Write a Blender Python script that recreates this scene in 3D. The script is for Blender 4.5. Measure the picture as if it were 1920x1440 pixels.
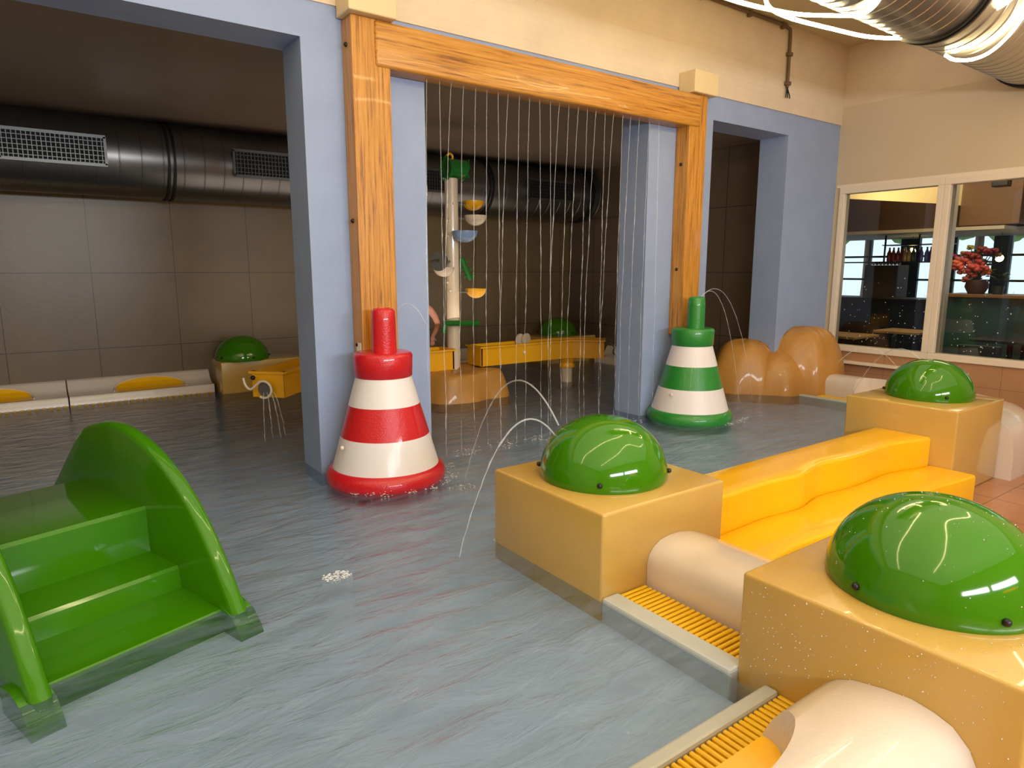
import bpy, bmesh, math, random
from mathutils import Vector, Matrix
random.seed(7)
C = bpy.context.scene.collection
for o in list(bpy.data.objects): bpy.data.objects.remove(o)
sc = bpy.context.scene
# ------------------------------------------------------------------ camera
F = 1250.0; EYE = 1.55; PITCH = math.atan((720-505)/F); TH = math.radians(54.2)
_v = Vector((math.cos(TH), math.sin(TH), 0)); RT = Vector((math.sin(TH), -math.cos(TH), 0)); _z = Vector((0,0,1))
FW = _v*math.cos(PITCH) - _z*math.sin(PITCH); UP = _v*math.sin(PITCH) + _z*math.cos(PITCH)
CAM = Vector((0,0,EYE))
cd = bpy.data.cameras.new('camera'); cam = bpy.data.objects.new('camera', cd); C.objects.link(cam)
cd.sensor_width = 36; cd.lens = F/1920*36; cd.clip_start = .05; cd.clip_end = 200
m = Matrix((RT, UP, -FW)).transposed().to_4x4(); m.translation = CAM; cam.matrix_world = m
sc.camera = cam
# ------------------------------------------------------------------ world, lights, exposure
w = bpy.data.worlds.new('world'); sc.world = w; w.use_nodes = True
w.node_tree.nodes['Background'].inputs[0].default_value = (.78,.9,1,1)
w.node_tree.nodes['Background'].inputs[1].default_value = 1.6
sc.view_settings.view_transform = 'Standard'; sc.view_settings.look = 'None'
sc.view_settings.exposure = 0.0; sc.view_settings.gamma = 1; sc.view_settings.use_curve_mapping = False
def area(name, loc, aim, sx, sy, power, col, spread=180):
    l = bpy.data.lights.new(name, 'AREA'); l.shape = 'RECTANGLE'; l.size = sx; l.size_y = sy; l.energy = power; l.color = col
    l.spread = math.radians(spread)
    o = bpy.data.objects.new(name, l); C.objects.link(o); o.location = loc
    o.rotation_euler = (Vector(aim)-Vector(loc)).to_track_quat('-Z', 'Y').to_euler(); return o
area('daylight_window_rear', (1.6,-3.62,2.35), (1.6,5,1.0), 6.0, .5, 400, (.84,.92,1))
area('ceiling_glow', (2.0,.5,4.13), (2.0,.5,0), 12.0, 7.4, 210, (1,.90,.74))
area('restaurant_fill_up', (11.2,5.6,2.75), (12.0,5.2,4), 2.0, 1.2, 34, (1,.84,.56))  # added fill aimed upward to brighten the restaurant ceiling, no fixture there
area('restaurant_fill_down', (10.2,3.6,3.0), (10.6,3.6,0), 1.6, 1.6, 40, (1,.84,.6))  # added fill from above to lift the dark flowers and bar
area('annex_fill', (4.2,7.0,.9), (4.2,7.6,3.1), 5.0, 1.6, 26, (1,.84,.68))  # added fill above the pool, brightens the annex ceiling, no real fixture
# ------------------------------------------------------------------ projection helpers (photo pixel -> point on a plane of the place)
def ray(x, y): return FW*F + RT*(x-960) - UP*(y-720)
def PZ(x, y, z): d = ray(x,y); return CAM + d*((z-EYE)/d.z)
def PY(x, y, Y): d = ray(x,y); return CAM + d*(Y/d.y)
def PX(x, y, X): d = ray(x,y); return CAM + d*(X/d.x)
# ------------------------------------------------------------------ materials
def lin(c): return tuple(((v/255)/12.92 if v/255 <= .04045 else ((v/255+.055)/1.055)**2.4) for v in c)
MT = {}
def mat(name, col, rough=.5, metal=0, coat=0, var=0, vscale=4, bump=0, bscale=40, spec=.5, emit=None, estr=0, stretch=(1,1,1)):
    if name in MT: return MT[name]
    m = bpy.data.materials.new(name); m.use_nodes = True; nt = m.node_tree; N = nt.nodes; L = nt.links
    b = N['Principled BSDF']; c = lin(col)+(1,)
    b.inputs['Base Color'].default_value = c; b.inputs['Roughness'].default_value = rough; b.inputs['Metallic'].default_value = metal
    b.inputs['Coat Weight'].default_value = coat; b.inputs['Coat Roughness'].default_value = .04
    b.inputs['Specular IOR Level'].default_value = spec
    tc = N.new('ShaderNodeTexCoord'); mp = N.new('ShaderNodeMapping'); mp.inputs['Scale'].default_value = stretch; L.new(tc.outputs['Object'], mp.inputs[0])
    n = N.new('ShaderNodeTexNoise'); n.inputs['Scale'].default_value = vscale; n.inputs['Detail'].default_value = 5; L.new(mp.outputs[0], n.inputs['Vector'])
    r = N.new('ShaderNodeMapRange'); r.inputs[3].default_value = 1-max(var,.02); r.inputs[4].default_value = 1+max(var,.02); L.new(n.outputs[0], r.inputs[0])
    r.inputs[1].default_value = .25; r.inputs[2].default_value = .75
    mx = N.new('ShaderNodeVectorMath'); mx.operation = 'SCALE'; mx.inputs[0].default_value = c[:3]; L.new(r.outputs[0], mx.inputs['Scale'])
    L.new(mx.outputs[0], b.inputs['Base Color'])
    if bump:
        n2 = N.new('ShaderNodeTexNoise'); n2.inputs['Scale'].default_value = bscale; n2.inputs['Detail'].default_value = 4; L.new(mp.outputs[0], n2.inputs['Vector'])
        bp = N.new('ShaderNodeBump'); bp.inputs['Strength'].default_value = bump; bp.inputs['Distance'].default_value = .02; L.new(n2.outputs[0], bp.inputs['Height']); L.new(bp.outputs[0], b.inputs['Normal'])
    if emit: b.inputs['Emission Color'].default_value = lin(emit)+(1,); b.inputs['Emission Strength'].default_value = estr
    MT[name] = m; return m
def nodes(m): return m.node_tree.nodes, m.node_tree.links, m.node_tree.nodes['Principled BSDF']
# wood grain, grain runs along local axis 'ax'
def wood(name, ax):
    m = mat(name, (206,138,44), rough=.38, coat=.15); N, L, b = nodes(m)
    tc = N.new('ShaderNodeTexCoord'); mp = N.new('ShaderNodeMapping'); s = [38,38,38]; s[ax] = 1.3; mp.inputs['Scale'].default_value = s
    L.new(tc.outputs['Object'], mp.inputs[0]); n = N.new('ShaderNodeTexNoise'); n.inputs['Scale'].default_value = 1.6; n.inputs['Detail'].default_value = 7; n.inputs['Roughness'].default_value = .7
    L.new(mp.outputs[0], n.inputs['Vector']); cr = N.new('ShaderNodeValToRGB'); L.new(n.outputs[0], cr.inputs[0])
    e = cr.color_ramp.elements; e[0].position = .32; e[0].color = lin((108,60,14))+(1,); e[1].position = .62; e[1].color = lin((206,146,60))+(1,)
    k = e.new(.46); k.color = lin((186,124,40))+(1,); L.new(cr.outputs[0], b.inputs['Base Color'])
    bp = N.new('ShaderNodeBump'); bp.inputs['Strength'].default_value = .25; bp.inputs['Distance'].default_value = .004; L.new(n.outputs[0], bp.inputs['Height']); L.new(bp.outputs[0], b.inputs['Normal'])
    return m
woodZ = wood('wood_upright', 2); woodX = wood('wood_beam', 0)
def tiled(name, col, su, sv, ax, rough=.35, var=.12, off=(0,0), mort=.006, mcol=(60,52,44), vs=2.2):
    m = mat(name, col, rough=rough, var=var, vscale=vs, bump=.04, bscale=25); N, L, b = nodes(m)
    tc = N.new('ShaderNodeTexCoord'); sp = N.new('ShaderNodeSeparateXYZ'); L.new(tc.outputs['Object'], sp.inputs[0])
    fac = None
    for a, s, o in ((ax[0], su, off[0]), (ax[1], sv, off[1])):
        ad = N.new('ShaderNodeMath'); ad.operation = 'SUBTRACT'; L.new(sp.outputs[a], ad.inputs[0]); ad.inputs[1].default_value = o
        pm = N.new('ShaderNodeMath'); pm.operation = 'PINGPONG'; L.new(ad.outputs[0], pm.inputs[0]); pm.inputs[1].default_value = s/2
        lt = N.new('ShaderNodeMath'); lt.operation = 'LESS_THAN'; L.new(pm.outputs[0], lt.inputs[0]); lt.inputs[1].default_value = mort/2
        # pingpong is zero at every multiple of s
        if fac is None: fac = lt.outputs[0]
        else:
            mxm = N.new('ShaderNodeMath'); mxm.operation = 'MAXIMUM'; L.new(fac, mxm.inputs[0]); L.new(lt.outputs[0], mxm.inputs[1]); fac = mxm.outputs[0]
    src = b.inputs['Base Color'].links[0].from_socket; mix = N.new('ShaderNodeMix'); mix.data_type = 'RGBA'
    L.new(fac, mix.inputs[0]); L.new(src, mix.inputs[6]); mix.inputs[7].default_value = lin(mcol)+(1,); L.new(mix.outputs[2], b.inputs['Base Color'])
    return m
M_blue = mat('blue_plaster', (146,162,194), rough=.55, var=.05, bump=.12, bscale=30)
def brick(nm='cream_brick', rz=0):
    m = mat(nm, (220,200,170), rough=.7, var=.06, vscale=3); N, L, b = nodes(m)
    tc = N.new('ShaderNodeTexCoord'); mp = N.new('ShaderNodeMapping'); mp.inputs['Rotation'].default_value = (math.pi/2,0,rz); L.new(tc.outputs['Object'], mp.inputs[0])
    br = N.new('ShaderNodeTexBrick'); br.inputs['Scale'].default_value = 1; br.inputs['Brick Width'].default_value = .21; br.inputs['Row Height'].default_value = .062; br.inputs['Mortar Size'].default_value = .006; br.inputs['Mortar Smooth'].default_value = .6
    br.inputs['Color1'].default_value = (1,1,1,1); br.inputs['Color2'].default_value = (.9,.9,.9,1); br.inputs['Mortar'].default_value = (0,0,0,1)
    L.new(mp.outputs[0], br.inputs['Vector']); n = N.new('ShaderNodeTexNoise'); n.inputs['Scale'].default_value = 35; L.new(tc.outputs['Object'], n.inputs['Vector'])
    ad = N.new('ShaderNodeMath'); ad.operation = 'ADD'; L.new(br.outputs[0], ad.inputs[0]); L.new(n.outputs[0], ad.inputs[1])
    bp = N.new('ShaderNodeBump'); bp.inputs['Strength'].default_value = .3; bp.inputs['Distance'].default_value = .006; L.new(ad.outputs[0], bp.inputs['Height']); L.new(bp.outputs[0], b.inputs['Normal']); return m
M_brick = brick(); M_brickS = brick('cream_brick_side', math.pi/2)
M_cream = mat('cream_paint', (204,184,152), rough=.6, var=.03, vscale=1.5, bump=.03)
M_boxc = mat('cream_box_paint', (222,198,150), rough=.5)
M_ceil = mat('ceiling_paint', (205,190,150), rough=.7)
M_annexceil = mat('annex_ceiling', (132,116,98), rough=.35, var=.12, vscale=1.2)
M_tile = tiled('grey_wall_tile', (106,88,60), .845, .845, (0,2), off=(.6,.665), mort=.008, mcol=(48,40,32))
M_tileR = tiled('grey_side_tile', (100,84,68), .845, .845, (1,2), off=(.6,.665), mort=.008, mcol=(40,34,28))
M_brown = tiled('brown_wall_tile', (176,130,92), .6, .6, (1,2), off=(.2,.3), mort=.004, mcol=(120,88,62), var=.06)
M_floor = tiled('brown_floor_tile', (178,124,88), .45, .45, (0,1), rough=.16, mort=.006, mcol=(110,78,58), var=.12)
M_block = mat('sand_block', (200,160,80), rough=.25, coat=.6, var=.05, vscale=3, bump=.05, bscale=120)
M_yel = mat('yellow_gloss', (246,184,6), rough=.28, coat=.4, var=.03, bump=.03, bscale=60)
M_yel2 = mat('yellow_channel', (238,170,10), rough=.35, coat=.2, var=.05)
M_green = mat('green_gloss', (58,120,4), rough=.08, coat=.15, var=.03, vscale=2)
M_cgreen = mat('cone_green', (40,132,48), rough=.3, coat=.4, bump=.2, bscale=90)
M_red = mat('cone_red', (200,22,32), rough=.3, coat=.4, bump=.2, bscale=90)
M_white = mat('cone_white', (230,222,220), rough=.4, coat=.1, bump=.08, bscale=60)
M_bench = mat('bench_white', (218,204,190), rough=.22, coat=.5, var=.03, bump=.04, bscale=70)
M_cop = mat('coping_grey', (186,190,186), rough=.3, coat=.3, var=.04)
M_poolfloor = mat('pool_floor_paint', (186,197,216), rough=.6, var=.08, vscale=3)
M_steel = mat('galvanised_steel', (120,118,116), rough=.33, metal=.95, var=.1, vscale=3)
M_steelD = mat('dark_steel', (40,38,36), rough=.5, metal=.6)
M_grid = mat('grille_steel', (96,96,94), rough=.35, metal=.9)
M_black = mat('black_plastic', (18,18,18), rough=.4)
M_dark = mat('painted_shade', (10,10,10), rough=.8)
M_frame = mat('window_frame_paint', (232,214,190), rough=.4, coat=.1)
M_rock = mat('tan_rock', (186,130,56), rough=.45, coat=.2, var=.12, vscale=2.5, bump=.3, bscale=8)
M_post = mat('cream_post', (220,200,172), rough=.2, coat=.5)
M_gpart = mat('green_part', (30,110,36), rough=.3, coat=.3)
M_bluebowl = mat('blue_bowl', (130,155,190), rough=.3)
M_grey = mat('grey_disc', (95,90,84), rough=.3)
M_skin = mat('skin', (190,130,105), rough=.5, var=.05)
M_hair = mat('hair', (50,34,22), rough=.7)
M_shorts = mat('dark_swimwear', (52,62,76), rough=.7)
M_led = mat('led_rope', (255,240,190), emit=(255,232,176), estr=38)
M_teal = mat('teal_paint', (30,66,72), rough=.5)
M_bar = mat('bar_front', (62,84,80), rough=.35, var=.12, vscale=5)
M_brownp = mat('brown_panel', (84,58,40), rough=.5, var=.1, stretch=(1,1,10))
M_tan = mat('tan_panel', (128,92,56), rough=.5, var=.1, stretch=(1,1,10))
M_darkfloor = mat('dark_floor', (26,22,20), rough=.4)
M_tabletop = mat('oak_tabletop', (190,150,100), rough=.4, var=.1)
M_darkchair = mat('black_chair', (24,22,22), rough=.5)
M_bulb = mat('lamp_bulb', (255,240,200), emit=(255,226,150), estr=9)
M_leafd = mat('leaf_dark', (30,62,26), rough=.5, var=.3)
M_tree = mat('tree_green', (110,140,70), rough=.7, var=.4, vscale=3)
M_pave = mat('pavement', (205,205,200), rough=.8)
M_rest_ceil = mat('restaurant_ceiling', (226,204,150), rough=.6)
def glassmat(name, fac_rough=.0, tint=(1,1,1), diff=0):
    m = bpy.data.materials.new(name); m.use_nodes = True; N = m.node_tree.nodes; L = m.node_tree.links; N.clear()
    out = N.new('ShaderNodeOutputMaterial'); t = N.new('ShaderNodeBsdfTransparent'); t.inputs[0].default_value = tint+(1,); g = N.new('ShaderNodeBsdfGlossy'); g.inputs['Roughness'].default_value = fac_rough
    f = N.new('ShaderNodeFresnel'); f.inputs[0].default_value = 1.45; mx = N.new('ShaderNodeMixShader'); L.new(f.outputs[0], mx.inputs[0]); L.new(t.outputs[0], mx.inputs[1]); L.new(g.outputs[0], mx.inputs[2]); L.new(mx.outputs[0], out.inputs[0])
    return m
M_glass = glassmat('window_glass', .02, (.93,.96,.96))
def watermat():
    m = bpy.data.materials.new('pool_water'); m.use_nodes = True; N = m.node_tree.nodes; L = m.node_tree.links; N.clear()
    out = N.new('ShaderNodeOutputMaterial'); t = N.new('ShaderNodeBsdfTransparent'); t.inputs[0].default_value = (.80,.90,.97,1)
    d = N.new('ShaderNodeBsdfDiffuse'); d.inputs[0].default_value = lin((142,158,192))+(1,)
    m1 = N.new('ShaderNodeMixShader'); m1.inputs[0].default_value = .22; L.new(t.outputs[0], m1.inputs[1]); L.new(d.outputs[0], m1.inputs[2])
    g = N.new('ShaderNodeBsdfGlossy'); g.inputs['Roughness'].default_value = .06
    f = N.new('ShaderNodeFresnel'); f.inputs[0].default_value = 1.33; m2 = N.new('ShaderNodeMixShader'); L.new(f.outputs[0], m2.inputs[0]); L.new(m1.outputs[0], m2.inputs[1]); L.new(g.outputs[0], m2.inputs[2]); L.new(m2.outputs[0], out.inputs[0])
    tc = N.new('ShaderNodeTexCoord'); mp = N.new('ShaderNodeMapping'); mp.inputs['Rotation'].default_value = (0,0,math.radians(-38)); mp.inputs['Scale'].default_value = (1,3.0,1); L.new(tc.outputs['Object'], mp.inputs[0])
    n = N.new('ShaderNodeTexNoise'); n.inputs['Scale'].default_value = 3.4; n.inputs['Detail'].default_value = 6; n.inputs['Roughness'].default_value = .6; n.inputs['Distortion'].default_value = .6; L.new(mp.outputs[0], n.inputs['Vector'])
    n2 = N.new('ShaderNodeTexNoise'); n2.inputs['Scale'].default_value = 26; n2.inputs['Detail'].default_value = 3; L.new(tc.outputs['Object'], n2.inputs['Vector'])
    ad = N.new('ShaderNodeMath'); ad.operation = 'MULTIPLY_ADD'; L.new(n2.outputs[0], ad.inputs[0]); ad.inputs[1].default_value = .12; L.new(n.outputs[0], ad.inputs[2])
    bp = N.new('ShaderNodeBump'); bp.inputs['Strength'].default_value = .6; bp.inputs['Distance'].default_value = .05; L.new(ad.outputs[0], bp.inputs['Height'])
    for q in (d, g, f): L.new(bp.outputs[0], q.inputs['Normal'])
    # milky share of the water, with soft caustic light painted in by noise
    r = N.new('ShaderNodeMapRange'); r.inputs[1].default_value = .35; r.inputs[2].default_value = .7; r.inputs[3].default_value = .04; r.inputs[4].default_value = .30; L.new(n.outputs[0], r.inputs[0]); L.new(r.outputs[0], m1.inputs[0])
    return m
M_water = watermat()
def jetmat():
    m = bpy.data.materials.new('falling_water'); m.use_nodes = True; N = m.node_tree.nodes; L = m.node_tree.links; b = N['Principled BSDF']
    b.inputs['Base Color'].default_value = (.9,.93,.95,1); b.inputs['Roughness'].default_value = .1
    t = N.new('ShaderNodeBsdfTransparent'); mx = N.new('ShaderNodeMixShader'); mx.inputs[0].default_value = .24; L.new(t.outputs[0], mx.inputs[1]); L.new(b.outputs[0], mx.inputs[2])
    L.new(mx.outputs[0], N['Material Output'].inputs[0]); return m
M_jet = jetmat()
# ------------------------------------------------------------------ mesh helpers
def tag(o, label=None, cat=None, group=None, kind=None):
    if label: o['label'] = label
    if cat: o['category'] = cat
    if group: o['group'] = group
    if kind: o['kind'] = kind
    return o
def finish(name, bm, mt, parent=None, smooth=False, angle=40):
    me = bpy.data.meshes.new(name); bmesh.ops.recalc_face_normals(bm, faces=bm.faces[:]); bm.to_mesh(me); bm.free()
    for x in (mt if isinstance(mt, (list,tuple)) else [mt]): me.materials.append(x)
    if smooth:
        for p in me.polygons: p.use_smooth = True
        me.set_sharp_from_angle(angle=math.radians(angle))
    o = bpy.data.objects.new(name, me); C.objects.link(o)
    if parent: o.parent = parent; o.matrix_parent_inverse = Matrix.Identity(4); o.location = (0,0,0) if False else -Vector(parent.location) if parent.type == 'EMPTY' and not parent.parent else (0,0,0)
    return o
# all meshes are written in place coordinates; an Empty thing keeps its base location and children are offset back
def thing(name, loc, label, cat, group=None):
    o = bpy.data.objects.new(name, None); C.objects.link(o); o.location = loc; o.empty_display_size = .1
    return tag(o, label, cat, group)
def sub(name, bm, mt, parent, **k):
    o = finish(name, bm, mt, None, **k); o.parent = parent
    if parent.type == 'EMPTY': o.location = -Vector(parent.location)
    return o
def box(bm, x0, x1, y0, y1, z0, z1, bev=0, seg=2, rot=0, piv=None):
    b2 = bmesh.new(); bmesh.ops.create_cube(b2, size=1)
    for v in b2.verts: v.co = Vector(((x0+x1)/2+v.co.x*(x1-x0), (y0+y1)/2+v.co.y*(y1-y0), (z0+z1)/2+v.co.z*(z1-z0)))
    if bev: bmesh.ops.bevel(b2, geom=b2.edges[:], offset=bev, segments=seg, affect='EDGES', profile=.5)
    if rot:
        p = Vector(piv) if piv else Vector(((x0+x1)/2,(y0+y1)/2,0)); bmesh.ops.rotate(b2, verts=b2.verts[:], cent=p, matrix=Matrix.Rotation(rot,3,'Z'))
    merge(bm, b2); return bm
def merge(bm, b2, M=None):
    if M: b2.transform(M)
    me = bpy.data.meshes.new('tmp'); b2.to_mesh(me); b2.free(); bm.from_mesh(me); bpy.data.meshes.remove(me)
def B(*a, **k): bm = bmesh.new(); return box(bm, *a, **k)
def prism(pts, lo, hi, axis='y', bev=0):
    """closed outline (2D) pushed along an axis: axis y -> pts are (x,z); x -> (y,z); z -> (x,y)"""
    bm = bmesh.new(); mk = {'y': lambda p,t: (p[0],t,p[1]), 'x': lambda p,t: (t,p[0],p[1]), 'z': lambda p,t: (p[0],p[1],t)}[axis]
    a = [bm.verts.new(mk(p,lo)) for p in pts]; b = [bm.verts.new(mk(p,hi)) for p in pts]; n = len(pts)
    bm.faces.new(a); bm.faces.new(b[::-1])
    for i in range(n): bm.faces.new((a[i], b[i], b[(i+1)%n], a[(i+1)%n]))
    if bev: bmesh.ops.bevel(bm, geom=[e for e in bm.edges if e.calc_face_angle(0) > .5], offset=bev, segments=2, affect='EDGES')
    return bm
def lathe(prof, cx, cy, seg=48, ymax=None, a0=0, a1=2*math.pi, bm=None):
    bm = bm or bmesh.new(); full = abs(a1-a0-2*math.pi) < 1e-6; n = seg if full else seg+1; rings = []
    for r, z in prof:
        if r < 1e-5: rings.append([bm.verts.new((cx,cy,z))]); continue
        ring = []
        for i in range(n):
            a = a0+(a1-a0)*i/seg; y = cy+r*math.sin(a)
            ring.append(bm.verts.new((cx+r*math.cos(a), min(y,ymax) if ymax is not None else y, z)))
        rings.append(ring)
    for A, Bq in zip(rings, rings[1:]):
        for i in range(n if full else n-1):
            j = (i+1)%n
            if len(A) == 1 and len(Bq) == 1: continue
            if len(A) == 1: bm.faces.new((A[0], Bq[i], Bq[j]))
            elif len(Bq) == 1: bm.faces.new((A[i], A[j], Bq[0]))
            else: bm.faces.new((A[i], A[j], Bq[j], Bq[i]))
    return bm
def tube(pts, r, seg=10, bm=None, cap=True):
    bm = bm or bmesh.new(); pts = [Vector(p) for p in pts]; n = len(pts); rr = r if isinstance(r, (list,tuple)) else [r]*n; rings = []; nrm = None
    for i, p in enumerate(pts):
        t = (pts[min(i+1,n-1)]-pts[max(i-1,0)]).normalized()
        if nrm is None: nrm = t.orthogonal().normalized()
        nrm = (nrm - t*nrm.dot(t)).normalized(); bn = t.cross(nrm)
        rings.append([bm.verts.new(p+(nrm*math.cos(2*math.pi*k/seg)+bn*math.sin(2*math.pi*k/seg))*rr[i]) for k in range(seg)])
    for A, Bq in zip(rings, rings[1:]):
        for k in range(seg): bm.faces.new((A[k], A[(k+1)%seg], Bq[(k+1)%seg], Bq[k]))
    if cap: bm.faces.new(rings[0][::-1]); bm.faces.new(rings[-1])
    return bm
def spline(pts, n=12):
    pts = [Vector(p) for p in pts]; P = [pts[0]*2-pts[1]]+pts+[pts[-1]*2-pts[-2]]; out = []
    for i in range(1, len(P)-2):
        for k in range(n):
            t = k/n; a,b,c,d = P[i-1],P[i],P[i+1],P[i+2]
            out.append(.5*((2*b)+(c-a)*t+(2*a-5*b+4*c-d)*t*t+(3*b-a-3*c+d)*t**3))
    out.append(pts[-1]); return out
def ball(bm, c, r, seg=10, s=(1,1,1)):
    b2 = bmesh.new(); bmesh.ops.create_uvsphere(b2, u_segments=seg, v_segments=max(6,seg*2//3), radius=1)
    for v in b2.verts: v.co = Vector((c[0]+v.co.x*r*s[0], c[1]+v.co.y*r*s[1], c[2]+v.co.z*r*s[2]))
    merge(bm, b2); return bm
def struct(name, bm, mt, **k): o = finish(name, bm, mt, **k); o['kind'] = 'structure'; return o
def sweep(prof, path, closed_prof=True):
    """prof: (u,z) with u to the left-normal of the path; path: list of (x,y)"""
    bm = bmesh.new(); path = [Vector((p[0],p[1],0)) for p in path]; n = len(path); rings = []
    for i, p in enumerate(path):
        t = (path[min(i+1,n-1)]-path[max(i-1,0)]).normalized(); nn = Vector((-t.y, t.x, 0))
        rings.append([bm.verts.new((p.x+nn.x*u, p.y+nn.y*u, z)) for u, z in prof])
    k = len(prof)
    for A, Bq in zip(rings, rings[1:]):
        for j in range(k): bm.faces.new((A[j], A[(j+1)%k], Bq[(j+1)%k], Bq[j]))
    bm.faces.new(rings[0]); bm.faces.new(rings[-1][::-1]); return bm
def boolean_cut(o, cutter_bm):
    me = bpy.data.meshes.new('cut'); bmesh.ops.recalc_face_normals(cutter_bm, faces=cutter_bm.faces[:]); cutter_bm.to_mesh(me); cutter_bm.free(); c = bpy.data.objects.new('cut', me); C.objects.link(c)
    c.location = o.location if o.parent is None else (0,0,0)
    md = o.modifiers.new('b', 'BOOLEAN'); md.operation = 'DIFFERENCE'; md.object = c; md.solver = 'EXACT'
    dg = bpy.context.evaluated_depsgraph_get(); dg.update(); nm = bpy.data.meshes.new_from_object(o.evaluated_get(dg)); o.modifiers.clear(); o.data = nm
    bpy.data.objects.remove(c); bpy.data.meshes.remove(me)
# ================================================================== SETTING
WZ = .095; YW = 4.57; YB2 = 4.93; XR = 8.22; YB = 8.825; CZ = 4.16; AZ = 3.12; XA = 7.56; DECK = -.18
XL = -4.2; YN = -3.4
# pool floor and deck
struct('floor_pool', prism([(XL,1.21),(1.93,1.21),(1.93,2.0),(2.6,2.0),(2.6,2.6),(7.55,2.6),(XR,3.2),(XR,YB),(XL,YB)], -.3, 0, 'z'), M_poolfloor)
struct('floor', prism([(XL,YN),(XR,YN),(XR,3.2),(7.55,2.6),(2.6,2.6),(2.6,2.0),(1.93,2.0),(1.93,1.21),(XL,1.21)], -.4, DECK, 'z'), M_floor)
bmw = bmesh.new()
for poly in ([(XL+.3,1.211),(1.928,1.211),(1.928,2.86),(2.9,2.86),(2.9,2.6),(5.55,2.6),(5.55,2.87),(7.198,2.87),(7.198,YW-.002),(XL+.3,YW-.002)],
             [(XL+.3,YW-.002),(1.598,YW-.002),(1.598,YB2+.002),(XL+.3,YB2+.002)], [(2.507,YW-.002),(4.883,YW-.002),(4.883,YB2+.002),(2.507,YB2+.002)],
             [(5.812,YW-.002),(7.138,YW-.002),(7.138,YB2+.002),(5.812,YB2+.002)], [(XL+.3,YB2+.002),(7.24,YB2+.002),(7.24,8.512),(XL+.3,8.512)]):
    f_ = bmw.faces.new([bmw.verts.new((x,y,WZ)) for x, y in poly]); f_.normal_update()
    if f_.normal.z < 0: f_.normal_flip()
me = bpy.data.meshes.new('pool_water'); bmw.to_mesh(me); bmw.free(); me.materials.append(M_water); wt = bpy.data.objects.new('pool_water', me); C.objects.link(wt)
tag(wt, 'rippled grey-blue water of the shallow play pool', 'water', kind='stuff')
# arcade wall with three openings
bm = bmesh.new()
for x0, x1 in ((1.6,2.505),(4.885,5.81),(7.14,XR)): box(bm, x0, x1, YW, YB2, -.02, 3.04)
box(bm, XL, XR, YW, YB2, 3.04, 3.27); box(bm, XL, XL+.3, YW, YB2, -.02, 3.04)
struct('wall_arcade', bm, M_blue)
struct('wall_upper', B(XL, XR+.3, YW-.012, YB2, 3.27, CZ), M_brick)
struct('wall_back', B(XL, XA+.2, YB, YB+.2, -.02, AZ), M_tile)
struct('wall_annex_side', B(XA, XA+.2, YB2, YB, -.02, AZ), M_tileR)
struct('ceiling_annex', B(XL, XR+.2, YB2, YB+.2, AZ, AZ+.15), M_annexceil)
struct('ceiling', B(XL, XR+.3, YN, YB2, CZ, CZ+.15), M_ceil)
struct('wall_left', B(XL-.2, XL, YN, YB+.2, -.3, CZ), M_cream)
bm = bmesh.new(); box(bm, XL, XR, YN-.2, YN, -.3, 2.1); box(bm, XL, XR, YN-.2, YN, 2.6, CZ)
for x0, x1 in ((XL,-1.2),(1.5,1.8),(4.4,XR)): box(bm, x0, x1, YN-.2, YN, 2.1, 2.6)
struct('wall_rear', bm, M_cream)
# right wall: lower part with the long window, upper part set back
wy0, wy1, wz0, wz1 = 1.10, 4.50, .545, 2.53
bm = bmesh.new(); box(bm, XR, XR+.22, YN, YW, wz1, 3.47); box(bm, XR, XR+.22, wy1, YW+.3, -.3, wz1); box(bm, XR, XR+.22, YN, wy0, wz0, wz1)
struct('wall_right', bm, M_cream)
struct('wall_right_base', B(XR-.002, XR+.22, YN, wy1, -.3, wz0), M_brown)
struct('wall_right_upper', B(XR+.03, XR+.22, YN, YW, 3.47, CZ), M_brickS)
def window(name, y0, y1):
    fr = bmesh.new(); t = .075; x0 = XR-.03; x1 = XR+.10
    box(fr, x0, x1, y0, y1, wz1-t, wz1, .006); box(fr, x0, x1, y0, y1, wz0, wz0+t, .006)
    box(fr, x0, x1, y0, y0+t*.85, wz0+t, wz1-t, .006); box(fr, x0, x1, y1-t*.85, y1, wz0+t, wz1-t, .006)
    o = struct(name, fr, M_frame)
    g = finish('pane', B(XR+.03, XR+.036, y0+t*.8, y1-t*.8, wz0+t*.95, wz1-t*.95), M_glass); g.parent = o
    return o
window('window_1', 3.335, wy1); window('window_2', wy0+.0, 3.335)
struct('trim_1', B(XR-.012, XR+.01, wy0, wy1+.05, wz1, wz1+.035), M_frame)
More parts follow.
